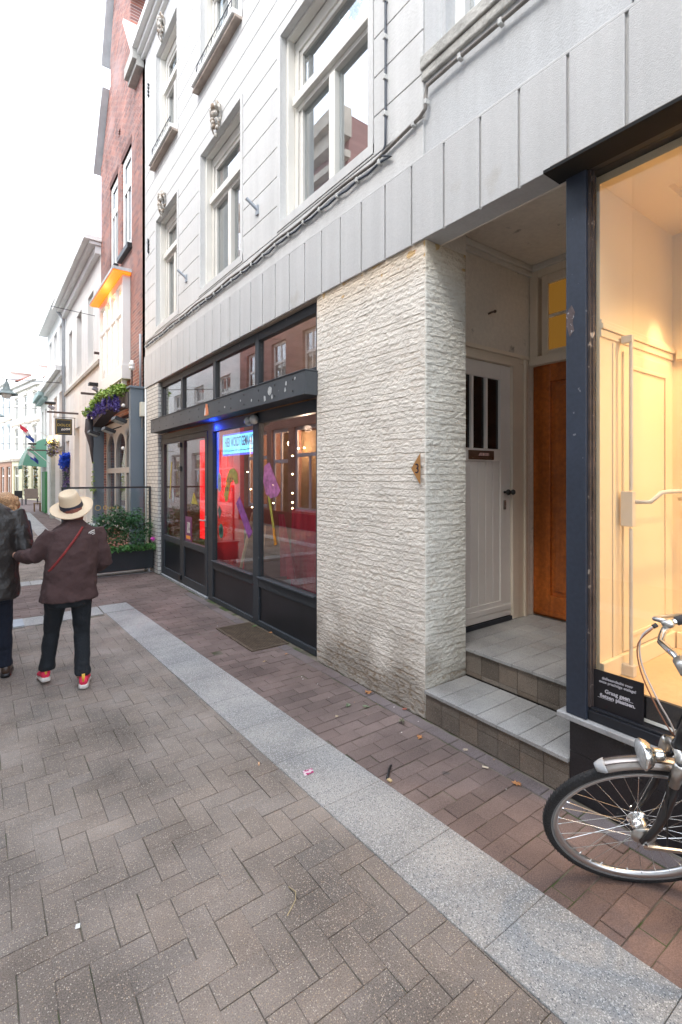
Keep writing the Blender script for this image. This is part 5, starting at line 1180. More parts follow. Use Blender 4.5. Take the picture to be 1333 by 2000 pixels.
h_ = fuse(m.build('hair', M_HAIRB, Bl), .006, 1)
sb = thing('shoulder_bag', (.385, 5.86, 1.0), 'dark navy shoulder bag on a thin strap at the side of the blond person', 'bag')
m = MB(); m.loft([((.385, 5.86, .93), (.05, .0, 0), (0, .10, 0), 3.5), ((.385, 5.86, 1.0), (.055, 0, 0), (0, .13, 0), 3.5), ((.375, 5.86, 1.10), (.045, 0, 0), (0, .12, 0), 3.5), ((.37, 5.86, 1.13), (.025, 0, 0), (0, .11, 0), 3.5)]); m.build('pouch', M_NVY, sb, smooth=True)
m = MB(); m.tube([(.38, 5.76, 1.10), (.345, 5.80, 1.2), (.30, 5.90, 1.25), (.33, 5.98, 1.2), (.38, 5.96, 1.1)], .006, 6); m.build('strap', mat('tan_strap', (.25, .19, .12), .6), sb, smooth=True)

# ---------------------------------------------------------------- bicycle
BC = V(2.03323737, .8409502, .31756437); Bd = V(-.68423009, .7292662, 0); Bu = V(-.30660258, -.28766822, .90732676); Ba = V(.66168274, .62082027, .42042615)
def LL(a, b, s=0.0): return BC + Bd * a + Bu * b - Ba * s
M_TYRE = mat('tyre_rubber', (.018, .018, .019), .75, .15, 20, .3, 150, bump=.5, bs=120); M_RIM = mat('rim_alloy', (.60, .60, .60), .28, .06, 10, metal=.9)
M_BPAINT = mat('bike_black', (.012, .012, .014), .3, .15, 6, coat=.3, col2=(.10, .09, .08), c2s=30, c2lo=.7, c2hi=.76); M_ALU = mat('brushed_alloy', (.52, .51, .48), .35, .15, 20, metal=.9)
bk = thing('bicycle', (2.19, .97, 0), 'black city bicycle with silver mudguard and bell shaped headlight leaning by the shop window', 'bicycle')
def wheel(C_, U, W_, ax, nm):
    w_ = MB(); w_.torus(C_, U, W_, .3325, .0178, 96, 14); ty = w_.build('wheel', M_TYRE, bk, smooth=True)
    q = MB(); n_ = 96
    for i in range(n_):          # tread ribs
        a = 2 * PI * i / n_; dd = U * math.cos(a) + W_ * math.sin(a); tt = W_ * math.cos(a) - U * math.sin(a)
        for s_ in (-1, 1): q.obox(C_ + dd * .3493 + ax * s_ * .0060, (tt + ax * s_ * .8), ax, dd, .0035, .0045, .0007)
    q.build('tread', M_TYRE, ty)
    q = MB(); pr = [(.3145, .0125), (.3125, .0135), (.300, .0115), (.2935, .005), (.2935, -.005), (.300, -.0115), (.3125, -.0135), (.3145, -.0125), (.307, -.009), (.307, .009)]
    vs = []; N2 = 96; mlen = len(pr)
    for i in range(N2):
        a = 2 * PI * i / N2; dd = U * math.cos(a) + W_ * math.sin(a)
        vs += [C_ + dd * r + ax * o_ for r, o_ in pr]
    q.add(vs, [(i * mlen + k, ((i + 1) % N2) * mlen + k, ((i + 1) % N2) * mlen + (k + 1) % mlen, i * mlen + (k + 1) % mlen) for i in range(N2) for k in range(mlen)]); q.build('rim', M_RIM, ty, smooth=True)
    q = MB()
    q.torus(C_, U, W_, .3245, .0165, 96, 6); q.build('reflective_band', mat('tyre_wall', (.22, .22, .215), .5), ty)
    q = MB(); N3 = 36
    for i in range(N3):
        a = 2 * PI * i / N3; sd = 1 if i % 2 else -1; b_ = a + (.62 if (i // 2) % 2 else -.62)
        p0 = C_ + (U * math.cos(b_) + W_ * math.sin(b_)) * .036 + ax * sd * .028; p1 = C_ + (U * math.cos(a) + W_ * math.sin(a)) * .296 + ax * sd * .003
        q.tube([p0, p1], .0011, 5); q.tube([p1, p1.lerp(p0, .05)], .0022, 5)
    q.build('spokes', M_CHROME, ty)
    q = MB(); q.lathe(C_ - ax * .055, ax, [(0, 0), (0, .008), (.018, .009), (.022, .038), (.026, .040), (.03, .038), (.034, .026), (.05, .030), (.062, .030), (.076, .026), (.080, .038), (.084, .040), (.088, .038), (.092, .010), (.11, .008), (.11, 0)], 28)
    q.build('hub', M_CHROME, ty, smooth=True); return ty
wheel(BC, Bd, Bu, Ba, 'front')
# drum brake plate on the near side
q = MB(); q.lathe(LL(0, 0, .030), -Ba, [(0, 0), (0, .043), (.008, .044), (.014, .036), (.02, .015), (.03, .010), (.03, 0)], 28); q.build('brake_plate', M_ALU, bk, smooth=True)
q = MB(); q.obox(LL(-.06, -.02, .062), Bd, Ba, Bu, .065, .004, .008); q.build('brake_arm', M_ALU, bk)
def blade(s): 
    q = MB(); k = s / .055
    q.tube([LL(.012, -.004, s), LL(-.004, .035, s + .003 * k), LL(-.022, .10, s + .003 * k), LL(-.036, .18, s), LL(-.04, .28, s * .98), LL(-.038, .36, s * .9)], [.011, .0125, .0145, .0155, .0155, .0155], 12); q.build('fork_blade', M_BPAINT, bk, smooth=True)
    q = MB(); q.lathe(LL(-.036, .325, s * .93), Bu, [(0, .0165), (.0, .0175), (.085, .0185), (.10, .016), (.105, .013), (.105, 0)], 18); q.build('fork_leg', M_ALU, bk, smooth=True)
    q = MB(); q.lathe(LL(-.036, .432, s * .93), Bu, [(0, .010), (.004, .010), (.004, 0)], 12); q.build('fork_cap', M_BLACK, bk, smooth=True)
blade(.055); blade(-.055)
q = MB(); q.tube([LL(-.036, .415, -.052), LL(-.04, .445, -.03), LL(-.045, .45, 0), LL(-.04, .445, .03), LL(-.036, .415, .052)], [.013, .014, .018, .014, .013], 12); q.build('fork_crown', M_ALU, bk, smooth=True)
q = MB(); q.tube([LL(.006, -.001, .06), LL(.006, -.001, .072)], .009, 6); q.tube([LL(.006, .0, -.06), LL(.006, 0, -.072)], .009, 6); q.build('axle_nut', M_CHROME, bk)
hb, ht_ = LL(-.047, .455), LL(-.058, .62)
q = MB(); q.tube([hb, hb.lerp(ht_, .08), hb.lerp(ht_, .09), hb.lerp(ht_, .91), hb.lerp(ht_, .92), ht_], [.022, .022, .0185, .0185, .022, .021], 18); q.build('head_tube', M_BPAINT, bk, smooth=True)
cl = LL(.005, .815)
q = MB(); q.tube([ht_, LL(-.058, .74)], .0125, 14); q.tube([LL(-.058, .73), LL(-.056, .79), LL(-.02, .815), cl], [.016, .017, .017, .016], 14); q.tube([cl - Ba * .025, cl + Ba * .025], .0215, 16); q.build('stem', M_ALU, bk, smooth=True)
# handlebar and what it carries, both sides
bar = []
def bp(s):
    t = abs(s)
    if t < .03: return LL(.005, .815, s)
hl = [(.005, .815, .0), (.008, .812, .05), (.012, .80, .09), (.006, .772, .15), (-.018, .755, .20), (-.04, .755, .235), (-.075, .768, .262), (-.13, .785, .275), (-.20, .79, .285)]
q = MB(); q.tube([LL(a, b, -s) for a, b, s in hl[::-1]] + [LL(a, b, s) for a, b, s in hl[1:]], .0115, 14); q.build('handlebar', M_CHROME, bk, smooth=True)
for k in (-1, 1):
    q = MB(); q.tube([LL(-.085, .770, k * .264), LL(-.09, .772, k * .266), LL(-.14, .787, k * .277), LL(-.205, .791, k * .286), LL(-.212, .791, k * .287)], [.012, .0165, .0165, .017, .012], 14); q.build('grip', mat('dark_grip', (.045, .045, .05), .7, .1, 20, .2, 200), bk, smooth=True)
    q = MB(); q.ball(LL(-.055, .772, k * .25), .024, .022, .017); q.tube([LL(-.05, .778, k * .252), LL(-.02, .77, k * .275), LL(-.06, .752, k * .31), LL(-.15, .75, k * .33)], [.010, .008, .007, .007], 10); q.build('brake_lever', M_ALU, bk, smooth=True)
    q = MB(); q.tube([LL(-.018, .765, k * .248), LL(-.005, .76, k * .243)], .008, 8); q.build('lever_collar', M_BLACK, bk)
def cable(pts, r, mm):
    P = [Vector(p) for p in pts]; out = []
    for i in range(len(P) - 1):
        p0 = P[max(i - 1, 0)]; p1 = P[i]; p2 = P[i + 1]; p3 = P[min(i + 2, len(P) - 1)]
        for t in (0, .25, .5, .75):
            out.append(.5 * ((2 * p1) + (p2 - p0) * t + (2 * p0 - 5 * p1 + 4 * p2 - p3) * t * t + (3 * p1 - p0 - 3 * p2 + p3) * t ** 3))
    out.append(P[-1]); q = MB(); q.tube(out, r, 7); q.build('cable', mm, bk, smooth=True)
M_CW = mat('pale_cable', (.50, .46, .44), .5); M_CR = mat('copper_cable', (.25, .11, .06), .5)
cable([LL(-.005, .76, -.243), LL(.035, .72, -.225), LL(.035, .64, -.18), LL(.0, .56, -.09), LL(-.035, .50, -.03), LL(-.06, .40, .05)], .0030, M_CW)
cable([LL(-.002, .757, -.236), LL(.045, .70, -.215), LL(.04, .62, -.165), LL(.005, .54, -.08), LL(-.03, .49, -.02), LL(-.07, .46, .0)], .0026, M_CR)
cable([LL(-.06, .44, .02), LL(-.02, .38, .045), LL(-.015, .28, .068), LL(-.05, .1, .066), LL(-.07, .0, .062)], .003, mat('black_cable', (.02, .02, .02), .5))
# mudguard
vs = []; fs = []; N4 = 26; sec = [(-.027, -.013), (-.023, -.002), (-.011, .005), (0, .007), (.011, .005), (.023, -.002), (.027, -.013)]
sec = sec + [(a * .93, b - .002) for a, b in sec[::-1]]
for i in range(N4 + 1):
    th = math.radians(61 + (128 - 61) * i / N4)
    for s_, h_ in sec: vs.append(LL(math.cos(th) * (.372 + h_), math.sin(th) * (.372 + h_), s_))
ns = len(sec)
for i in range(N4):
    for k in range(ns): fs.append((i * ns + k, i * ns + (k + 1) % ns, (i + 1) * ns + (k + 1) % ns, (i + 1) * ns + k))
fs += [tuple(range(ns)), tuple(N4 * ns + k for k in range(ns))]
q = MB(); q.add(vs, fs); mg = q.build('mudguard', mat('silver_brown', (.42, .38, .35), .32, .08, 8, metal=.7), bk, smooth=True)
q = MB(); tip = []
for i in range(5):
    th = math.radians(57.5 + 5.5 * i / 4); f_ = .55 + .45 * math.sin(i / 4 * PI / 2)
    for s_, h_ in sec: tip.append(LL(math.cos(th) * (.3745 + h_ * .9), math.sin(th) * (.3745 + h_ * .9), s_ * 1.06 * f_))
q.add(tip, [(i * ns + k, i * ns + (k + 1) % ns, (i + 1) * ns + (k + 1) % ns, (i + 1) * ns + k) for i in range(4) for k in range(ns)] + [tuple(range(ns)), tuple(4 * ns + k for k in range(ns))])
q.build('mudguard_tip', mat('tip_grey', (.45, .46, .47), .5), mg, smooth=True)
q = MB()
for s_ in (-.013, .013): q.tube([LL(math.cos(t) * .3835, math.sin(t) * .3835 - abs(s_) * .1, s_) for t in [math.radians(63 + 60 * k / 16) for k in range(17)]], .0016, 5)
q.build('mudguard_stripe', mat('dark_stripe', (.05, .03, .03), .5), mg)
# bell shaped headlight
la = (Bd * .96 + Bu * -.12).normalized(); lc = LL(-.002, .412, .004)
q = MB(); q.lathe(lc, la, [(-.01, 0), (-.01, .014), (.0, .020), (.020, .021), (.028, .024), (.034, .036), (.046, .046), (.060, .0515), (.064, .052), (.066, .049)], 32); hl_ = q.build('headlight', M_CHROME, bk, smooth=True)
q = MB(); q.lathe(lc, la, [(.066, .0495), (.072, .044), (.076, .027), (.078, 0)], 28); q.build('lens', mat('lamp_lens', (.45, .46, .46), .15, .3, 60, spec=.8), hl_, smooth=True)
q = MB(); q.tube([lc - la * .005, LL(-.03, .41, .0), LL(-.045, .44, .0)], .008, 8); q.build('lamp_bracket', M_BLACK, bk)
# frame and rear wheel behind the picture edge
rc = V(2.17, -.27, .352); F_ = (V(2.06, .84, 0) - V(2.17, -.27, 0)).normalized(); Z_ = V(-.10, 0, 1).normalized(); A_ = F_.cross(Z_).normalized()
wheel(rc, F_, Z_, A_, 'rear')
bb = V(2.16, .20, .30); seat = V(2.08, .02, .86); 
q = MB(); q.tube([hb.lerp(ht_, .35), bb], .017, 12); q.tube([hb.lerp(ht_, .8), seat.lerp(bb, .35)], .0155, 12); q.tube([bb, seat], .015, 12)
for s_ in (-.06, .06): q.tube([bb, rc + A_ * s_], .009, 8); q.tube([seat.lerp(bb, .25), rc + A_ * s_], .008, 8)
q.build('frame', M_BPAINT, bk, smooth=True)
q = MB(); q.loft([(seat + V(0, .13, .10), (.02, 0, 0), (0, 0, .02)), (seat + V(0, .02, .105), (.035, 0, 0), (0, 0, .025)), (seat + V(0, -.09, .11), (.10, 0, 0), (0, 0, .035)), (seat + V(0, -.13, .11), (.06, 0, 0), (0, 0, .025))]); q.build('saddle', M_BLACK, bk, smooth=True)
q = MB(); q.tube([seat, seat + V(0, 0, .10)], .013, 10); q.build('seat_post', M_CHROME, bk)
q = MB(); q.lathe(bb - A_ * .05, A_, [(0, 0), (0, .09), (.004, .09), (.004, 0)], 24)
q.tube([bb - A_ * .07, bb + A_ * .07], .012, 8)
for s_ in (-1, 1): q.tube([bb + A_ * .07 * s_, bb + A_ * .08 * s_ + V(0, .12 * s_, -.11)], .009, 8); q.obox(bb + A_ * .13 * s_ + V(0, .12 * s_, -.11), A_, F_, Z_, .045, .03, .01)
q.build('crank', M_BPAINT, bk)
q = MB(); q.tube([rc + V(-.10, .25, -.02), V(1.98, .12, .01)], .008, 8); q.build('kickstand', M_ALU, bk)

# ---------------------------------------------------------------- cables on the facade
ct = thing('cable_run', (2.44, 5.5, 4.06), 'pair of clamped grey cables running along the ledge of the white building', 'cable')
M_CAB = mat('grey_cable', (.22, .20, .18), .6, .2, 12); M_CABD = mat('dark_cable', (.06, .07, .09), .6)
pts = [(2.432, 9.35, 4.09)] + [(2.430, 9.2 - k * .3, 4.065 + .012 * math.sin(k * 1.7) - .03 * math.exp(-((9.2 - k * .3 - 5.6) / 1.6) ** 2)) for k in range(22)] + [(2.430, 2.52, 4.10), (2.430, 2.40, 4.115), (2.428, 2.345, 4.14), (2.425, 2.34, 4.22), (2.428, 2.33, 4.285), (2.432, 2.1, 4.29), (2.432, .5, 4.27), (2.432, -2.5, 4.26)]
q = MB(); q.tube(pts, .013, 8); q.build('upper_cable', M_CAB, ct, smooth=True)
rnd = random.Random(3); pts2 = []; clamps = []
y = 9.3
while y > 2.8:
    z = 4.022 + rnd.uniform(-.004, .004) - .02 * math.exp(-((y - 5.6) / 1.6) ** 2); pts2.append((2.430, y, z)); clamps.append((y, z)); pts2.append((2.430, y - .13, z - rnd.uniform(.012, .022))); y -= .27
pts2 += [(2.430, 2.80, 4.06), (2.430, 2.757, 4.12), (2.432, 2.756, 4.3), (2.432, 2.756, 5.2), (2.432, 2.756, 9.3)]
q = MB(); q.tube(pts2, .009, 8); q.build('lower_cable', M_CABD, ct, smooth=True)
M_CLA = mat('pale_clamp', (.50, .50, .48), .6)
c0 = None
for y, z in clamps + [(2.46, 4.10), (2.34, 4.18), (2.05, 4.285), (1.75, 4.28), (1.4, 4.28), (.9, 4.275)]:
    if c0 is None: q = MB(); q.box(-.024, .016, -.012, .012, -.018, .018); c0 = q.build('clamp', M_CLA, None, bevel=.004); c0.parent = ct; c = c0
    else: c = c0.copy(); COL.objects.link(c); c.parent = ct
    c.location = (2.436 - 2.44, y - 5.5, z - 4.06)
for z in (4.35, 4.62, 4.92, 5.2, 5.5, 5.8, 6.1, 6.4): c = c0.copy(); COL.objects.link(c); c.parent = ct; c.location = (-.004, 2.756 - 5.5, z - 4.06)
for (y, z, lab) in ((4.87, 4.62, 'grey steel flag pole holder between the two nearer lower windows'), (7.16, 4.62, 'grey steel flag pole holder between the two farther lower windows')):
    q = MB(); q.tube([(2.44, y, z - .05), (2.33, y + .04, z + .05)], .018, 10); q.box(2.43, 2.45, y - .025, y + .025, z - .11, z - .01)
    tag(q.build('flag_holder', mat('grey_steel', (.30, .33, .37), .5), None), lab, 'holder', 'flag pole holders on the white building')
# ---------------------------------------------------------------- litter on the paving
def leaf(x, y, z, s_, col, lab, rz=0, curlk=.3):
    q = MB(); n_ = 9; r = random.Random(int(x * 991 + y * 77)); vs = [(0, 0, .3 * s_ * curlk)]
    for k in range(n_ * 2):
        a = PI * k / n_; rr = s_ * (1 if k % 2 else .55) * r.uniform(.8, 1.15); vs.append((rr * math.cos(a), rr * .75 * math.sin(a), s_ * curlk * r.uniform(0, 1) ** 2))
    q.add(vs, [(0, 1 + k, 1 + (k + 1) % (n_ * 2)) for k in range(n_ * 2)])
    o = q.build('fallen_leaf', mat('leaf_%d' % int(col[0] * 1000 + col[1] * 100), col, .7, .3, 60), None); o.location = (x, y, z); o.rotation_euler = (0, 0, rz)
    return tag(o, lab, 'leaf', 'dry leaves and scraps on the pavement')
OR_, GR_, PA_ = (.42, .19, .07), (.16, .20, .12), (.45, .36, .24)
leaf(2.39, 2.905, .008, .040, OR_, 'orange dry leaf at the foot of the rough pillar'); leaf(2.243, 2.218, .006, .028, OR_, 'brown dry leaf in front of the left end of the lower step', 1)
leaf(2.324, 1.574, .006, .030, OR_, 'orange leaf on the pavement in front of the right half of the step', 2); leaf(2.46, 4.60, .02, .03, OR_, 'small orange leaf on the iron grate', 1.4)
leaf(2.138, 2.83, .006, .032, GR_, 'left one of two grey green leaves on the bricks by the pillar', .5); leaf(2.232, 2.742, .006, .030, GR_, 'right one of two grey green leaves on the bricks by the pillar', 2.2)
leaf(2.287, 2.428, .008, .035, (.20, .19, .13), 'dull crumpled leaf near the right corner of the rough pillar', 1.1, .6); leaf(2.422, 4.904, .02, .035, (.10, .22, .06), 'green leaf at the far edge of the iron grate')
leaf(2.43, 2.55, .006, .024, (.35, .12, .08), 'tiny reddish leaf right at the pillar corner'); leaf(2.36, 1.95, .006, .022, (.40, .33, .25), 'tiny pale leaf before the middle of the lower step'); leaf(1.98, 2.75, .006, .018, PA_, 'small pale scrap on the bricks halfway to the pillar')
leaf(2.05, 3.95, .006, .026, (.36, .25, .14), 'pale brown leaf beside the iron grate'); leaf(2.30, 4.0, .006, .02, OR_, 'little orange leaf between the grate and the pillar', .3)
q = MB(); pts = [(1.790, 2.035, .012), (1.80, 2.045, .012), (1.84, 2.06, .012), (1.885, 2.085, .012), (1.888, 2.09, .012)]; q.tube([(1.788, 2.012, .012), (1.815, 2.035, .012), (1.85, 2.066, .012), (1.885, 2.09, .012)], .007, 8)
tag(q.build('rubber_strip', M_BLACK, None, smooth=True), 'short black rubber strip lying on the bricks by the granite band', 'strip')
q = MB(); q.add([(1.44, 2.30, .0085), (1.50, 2.30, .0085), (1.51, 2.335, .012), (1.455, 2.345, .009)], [(0, 1, 2, 3)]); o = q.build('paper_scrap', mat('pink_white_paper', (.66, .55, .60), .6, .1, 8, col2=(.42, .03, .16), c2s=45, c2lo=.5, c2hi=.53), None); tag(o, 'crumpled pink and white paper scrap on the granite band', 'paper')
q = MB(); q.tube([(1.285, 2.545, .008), (1.297, 2.567, .008)], .0045, 8); tag(q.build('cigarette_butt', mat('butt_orange', (.70, .42, .25), .8), None), 'orange cigarette butt on the roadway beside the granite band', 'cigarette butt')
q = MB(); q.tube([(2.30, 1.78, .009), (2.315, 1.75, .009)], .005, 8); tag(q.build('cigarette_butt', mat('butt_pale', (.62, .52, .40), .8), None), 'pale cigarette butt on the bricks below the lower step', 'cigarette butt')
q = MB(); q.tube([(1.00, 1.72, .006), (1.01, 1.68, .008), (.99, 1.65, .006), (.955, 1.625, .006), (.93, 1.61, .005)], .0022, 5); tag(q.build('twig', mat('dry_stem', (.40, .33, .20), .8), None), 'thin curled dry stem lying on the grey roadway', 'twig')
q = MB(); q.add([(.28, 2.02, .004), (.296, 2.015, .004), (.300, 2.036, .005), (.286, 2.04, .004)], [(0, 1, 2, 3)]); tag(q.build('paper_scrap', M_WPAINT, None), 'tiny white scrap in the middle of the grey roadway', 'paper')
q = MB(); q.box(1.782, 1.80, 1.985, 2.01, .004, .012); tag(q.build('wood_chip', mat('pale_wood'), None), 'tiny pale chip beside the black rubber strip', 'chip')
SPK = ('beside the grate', 'near the pillar foot', 'in front of the steps', 'out by the granite band')
for i in range(26):
    r = random.Random(i + 40); x, y = r.uniform(1.9, 2.42), r.uniform(1.4, 8.4)
    q = MB(); s_ = r.uniform(.004, .010); q.add([(x, y, .006), (x + s_ * 1.6, y + s_ * .3, .007), (x + s_, y + s_ * 1.5, .006)], [(0, 1, 2)])
    tag(q.build('crumb', M_SOLE if i % 3 else mat('leaf_x', (.35, .2, .1), .8), None), ('tiny pale speck of litter on the bricks' if i % 3 else 'tiny brown speck of litter on the bricks') + (' between the grate and the brick pilaster' if y > 5.1 else ' beside the rough pillar' if y > 2.4 else ' below the entrance step'), 'litter', 'specks of litter on the brick pavement')
# iron grate set in the bricks
gt = thing('floor_grate', (2.28, 4.66, 0), 'rusty iron floor grate in the pavement before the left shop', 'grate')
G0, G1, H0, H1 = 2.07, 2.47, 4.24, 5.12
q = MB(); q.box(G0, G0 + .02, H0, H1, 0, .012); q.box(G1 - .02, G1, H0, H1, 0, .012); q.box(G0 + .02, G1 - .02, H0, H0 + .02, 0, .012); q.box(G0 + .02, G1 - .02, H1 - .02, H1, 0, .012); q.build('frame', mat('rust_iron', (.10, .072, .048), .8, .25, 12, .2, 90, bump=.4), gt)
q = MB(); n_ = 34
for k in range(n_): yy = H0 + .03 + (H1 - H0 - .06) * k / (n_ - 1); q.box(G0 + .02, G1 - .02, yy - .004, yy + .004, .003, .011)
for k in range(16): xx = G0 + .03 + (G1 - G0 - .06) * k / 15; q.box(xx - .003, xx + .003, H0 + .02, H1 - .02, .002, .0095)
o = q.build('grid_bars', mat('rust_iron'), gt)
q = MB(); q.box(G0 + .02, G1 - .02, H0 + .02, H1 - .02, .0005, .0018); q.build('pit_shade', mat('pit_shade_black', (.015, .012, .01), .95), gt)  # flat black sheet standing in for the shade below the bars
dg = thing('drain_cover', (.30, 6.63, 0), 'small grey metal drain cover in the cross band of granite', 'drain cover')
q = MB(); q.box(.05, .40, 6.46, 6.80, .004, .012); q.build('plate', mat('drain_grey', (.26, .29, .33), .5, .1, 5), dg)
for k in range(6): q = MB(); q.box(.10, .26, 6.50 + k * .05, 6.515 + k * .05, .0121, .0135); q.build('slot', M_BLACK, dg)

# ---------------------------------------------------------------- planter screen
pl = thing('planter_screen', (1.75, 9.0, 0), 'black wheeled planter box with a framed glass wind screen on top', 'planter')
q = MB(); q.box(1.06, 2.43, 8.80, 9.12, .085, .42); q.box(1.04, 2.45, 8.78, 9.14, .40, .425); q.build('box', mat('black_steel', (.014, .018, .022), .45, .15, 4), pl, bevel=.004)
for x, y in ((1.12, 8.84), (2.36, 8.84), (1.12, 9.08), (2.36, 9.08)):
    q = MB(); q.lathe((x - .015, y, .035), (1, 0, 0), [(0, 0), (0, .035), (.03, .035), (.03, 0)], 16); q.box(x - .02, x + .02, y - .012, y + .012, .06, .085); q.build('caster', mat('caster_grey', (.30, .31, .32), .5), pl)
q = MB(); q.box(1.055, 1.085, 8.985, 9.015, .42, 1.49); q.box(2.405, 2.435, 8.985, 9.015, .42, 1.49); q.box(1.085, 2.405, 8.985, 9.015, 1.46, 1.49); q.build('screen_frame', mat('black_steel'), pl)
MB().box(1.085, 2.405, 8.997, 9.003, .42, 1.46).build('screen_glass', glassmat('screen_glass', 1.35, tint=(.95, .97, .97)), pl)
M_GOLD = mat('gold_ink', (.50, .36, .08), .4, metal=.3)
q = MB(); q.torus((1.585, 8.99, 1.14), V(1, 0, 0), V(0, 0, 1), .042, .004, 28, 6); q.build('gold_ring', M_GOLD, pl)
text_mesh('gold_lettering', 'Ouwen', M_GOLD, .095, (1.66, 8.990, 1.11), (1, 0, 0), (0, 0, 1), .001, pl, align='LEFT', spacing=1.15)
# foliage
def leafmat(name, c1, c2):
    m = mat(name, c1, .55, .35, 30, col2=c2, c2s=9, c2lo=.45, c2hi=.6); return m
def bush(name, centers, n, lsize, mm, label, cat, group=None, squash=1.0, seed=1, stems=None, flat=.0):
    rnd = random.Random(seed); t = thing(name, (centers[0][0], centers[0][1], 0), label, cat, group); q = MB()
    for _ in range(n):
        c = rnd.choice(centers); r = rnd.random() ** .45
        a = rnd.uniform(0, 2 * PI); b = math.acos(rnd.uniform(-1, 1)); dx = math.sin(b) * math.cos(a); dy = math.sin(b) * math.sin(a); dz = math.cos(b)
        p = Vector((c[0] + dx * c[3] * r, c[1] + dy * c[3] * r * squash, c[2] + dz * c[4] * r))
        s = lsize * rnd.uniform(.6, 1.3); U = Vector((rnd.gauss(0, 1), rnd.gauss(0, 1), rnd.gauss(0, .6))).normalized(); N_ = (Vector((rnd.gauss(0, .6), rnd.gauss(0, .6), 1))).normalized(); W_ = U.cross(N_).normalized()
        q.add([p - U * s, p - U * s * .2 + W_ * s * .42 , p + U * s, p - U * s * .2 - W_ * s * .42 - N_ * s * .12], [(0, 1, 2), (0, 2, 3)])
    q.build('leaves', mm, t)
    if stems: q = MB(); [q.tube(s_, .006, 5) for s_ in stems]; q.build('stem', mat('stem_brown', (.10, .06, .03), .8), t)
    return t
rnd = random.Random(8)
cs = [(1.25 + 1.1 * k / 9, 8.93 + rnd.uniform(-.05, .05), .62 + rnd.uniform(-.08, .16), .19, .24) for k in range(10)] + [(1.62 + .08 * k, 8.92, .92 + rnd.uniform(-.08, .1), .16, .17) for k in range(8)]
bush('planter_shrub', cs, 5200, .026, leafmat('shrub_green', (.030, .105, .035), (.05, .16, .06)), 'dense dark green shrub growing in the black planter box', 'shrub', stems=[[(1.4 + .15 * k, 8.95, .42), (1.38 + .16 * k, 8.93, .8)] for k in range(6)], seed=3)
cs = [(1.75 + .1 * k, 8.78, .46, .12, .06) for k in range(8)]
bush('trailing_geranium', cs, 700, .034, leafmat('geranium_green', (.06, .17, .05), (.10, .26, .06)), 'lighter green geranium leaves hanging over the front rim of the planter', 'plant', seed=4)
bush('pink_geranium', [(2.40, 8.74, .59, .035, .028)], 120, .020, mat('pink_petal', (.75, .12, .55), .6), 'bright pink geranium bloom at the right end of the planter', 'flower', seed=5)
# wisteria on the portal
rnd = random.Random(12); cs = []
for k in range(16):
    y = 9.9 + 3.6 * k / 15; cs.append((2.17, y, 3.20 + .18 * math.sin(PI * (y - 9.5) / 3.8) + rnd.uniform(-.03, .08), .15, .11))
bush('wisteria', cs, 1700, .055, leafmat('lime_leaf', (.20, .34, .05), (.34, .46, .12)), 'lime green wisteria foliage laid over the grey shop portal', 'plant', seed=6)
cs = [(2.14 + rnd.uniform(-.05, .04), y, z, .045, .16) for y, z in [(10.0 + 3.5 * k / 15, 3.12 + .12 * math.sin(PI * k / 15) + rnd.uniform(-.10, .02)) for k in range(16)]]
bush('wisteria_blossom', cs, 1900, .030, leafmat('violet_petal', (.10, .07, .34), (.20, .16, .46)), 'violet hanging wisteria blossom along the edge of the grey shop portal', 'flower', seed=7)
bush('portal_creeper', [(2.2, 13.08, 1.6, .04, .5), (2.2, 13.08, 1.35, .07, .06)], 130, .03, leafmat('lime_leaf', (.20, .34, .05)[:3], (.3, .4, .1)), 'thin creeper hanging down the left side of the portal', 'plant', seed=8)
# patio heaters and lamps at the portal
def heater(y, z, lab, x=2.12):
    t = thing('patio_heater', (x, y, z), lab, 'heater', 'patio heaters under the portal'); q = MB(); q.obox((x, y, z), (1, 0, -.35), (0, 1, 0), (.35, 0, 1), .11, .17, .035); q.build('hood', mat('heater_black', (.02, .02, .022), .5), t, bevel=.008)
    q = MB(); q.obox((x - .012, y, z - .034), (1, 0, -.35), (0, 1, 0), (.35, 0, 1), .09, .15, .004); q.build('reflector', mat('reflector', (.45, .50, .48), .35, metal=.5), t)
    q = MB(); q.tube([(x + .05, y, z + .02), (x + .25, y, z + .10)], .012, 8); q.build('arm', M_BLACK, t)
heater(9.95, 2.72, 'patio heater under the portal nearest the grey side panel'); heater(12.55, 2.66, 'patio heater at the far left end of the portal'); heater(11.1, 2.62, 'tilted dark patio heater in front of the arched window', 2.16)
for i, (x, y, z) in enumerate(((2.15, 9.75, 2.98), (2.2, 10.0, 2.2), (2.1, 13.2, 2.62))):
    q = MB(); q.ball((x, y, z), .035); tag(q.build('globe_bulb', mat('white_bulb', (.75, .74, .70), .3), None, smooth=True), ('white globe bulb under the right end of the portal', 'white globe bulb lower down beside the grey side panel', 'white globe bulb at the left foot of the portal arch')[i], 'bulb')
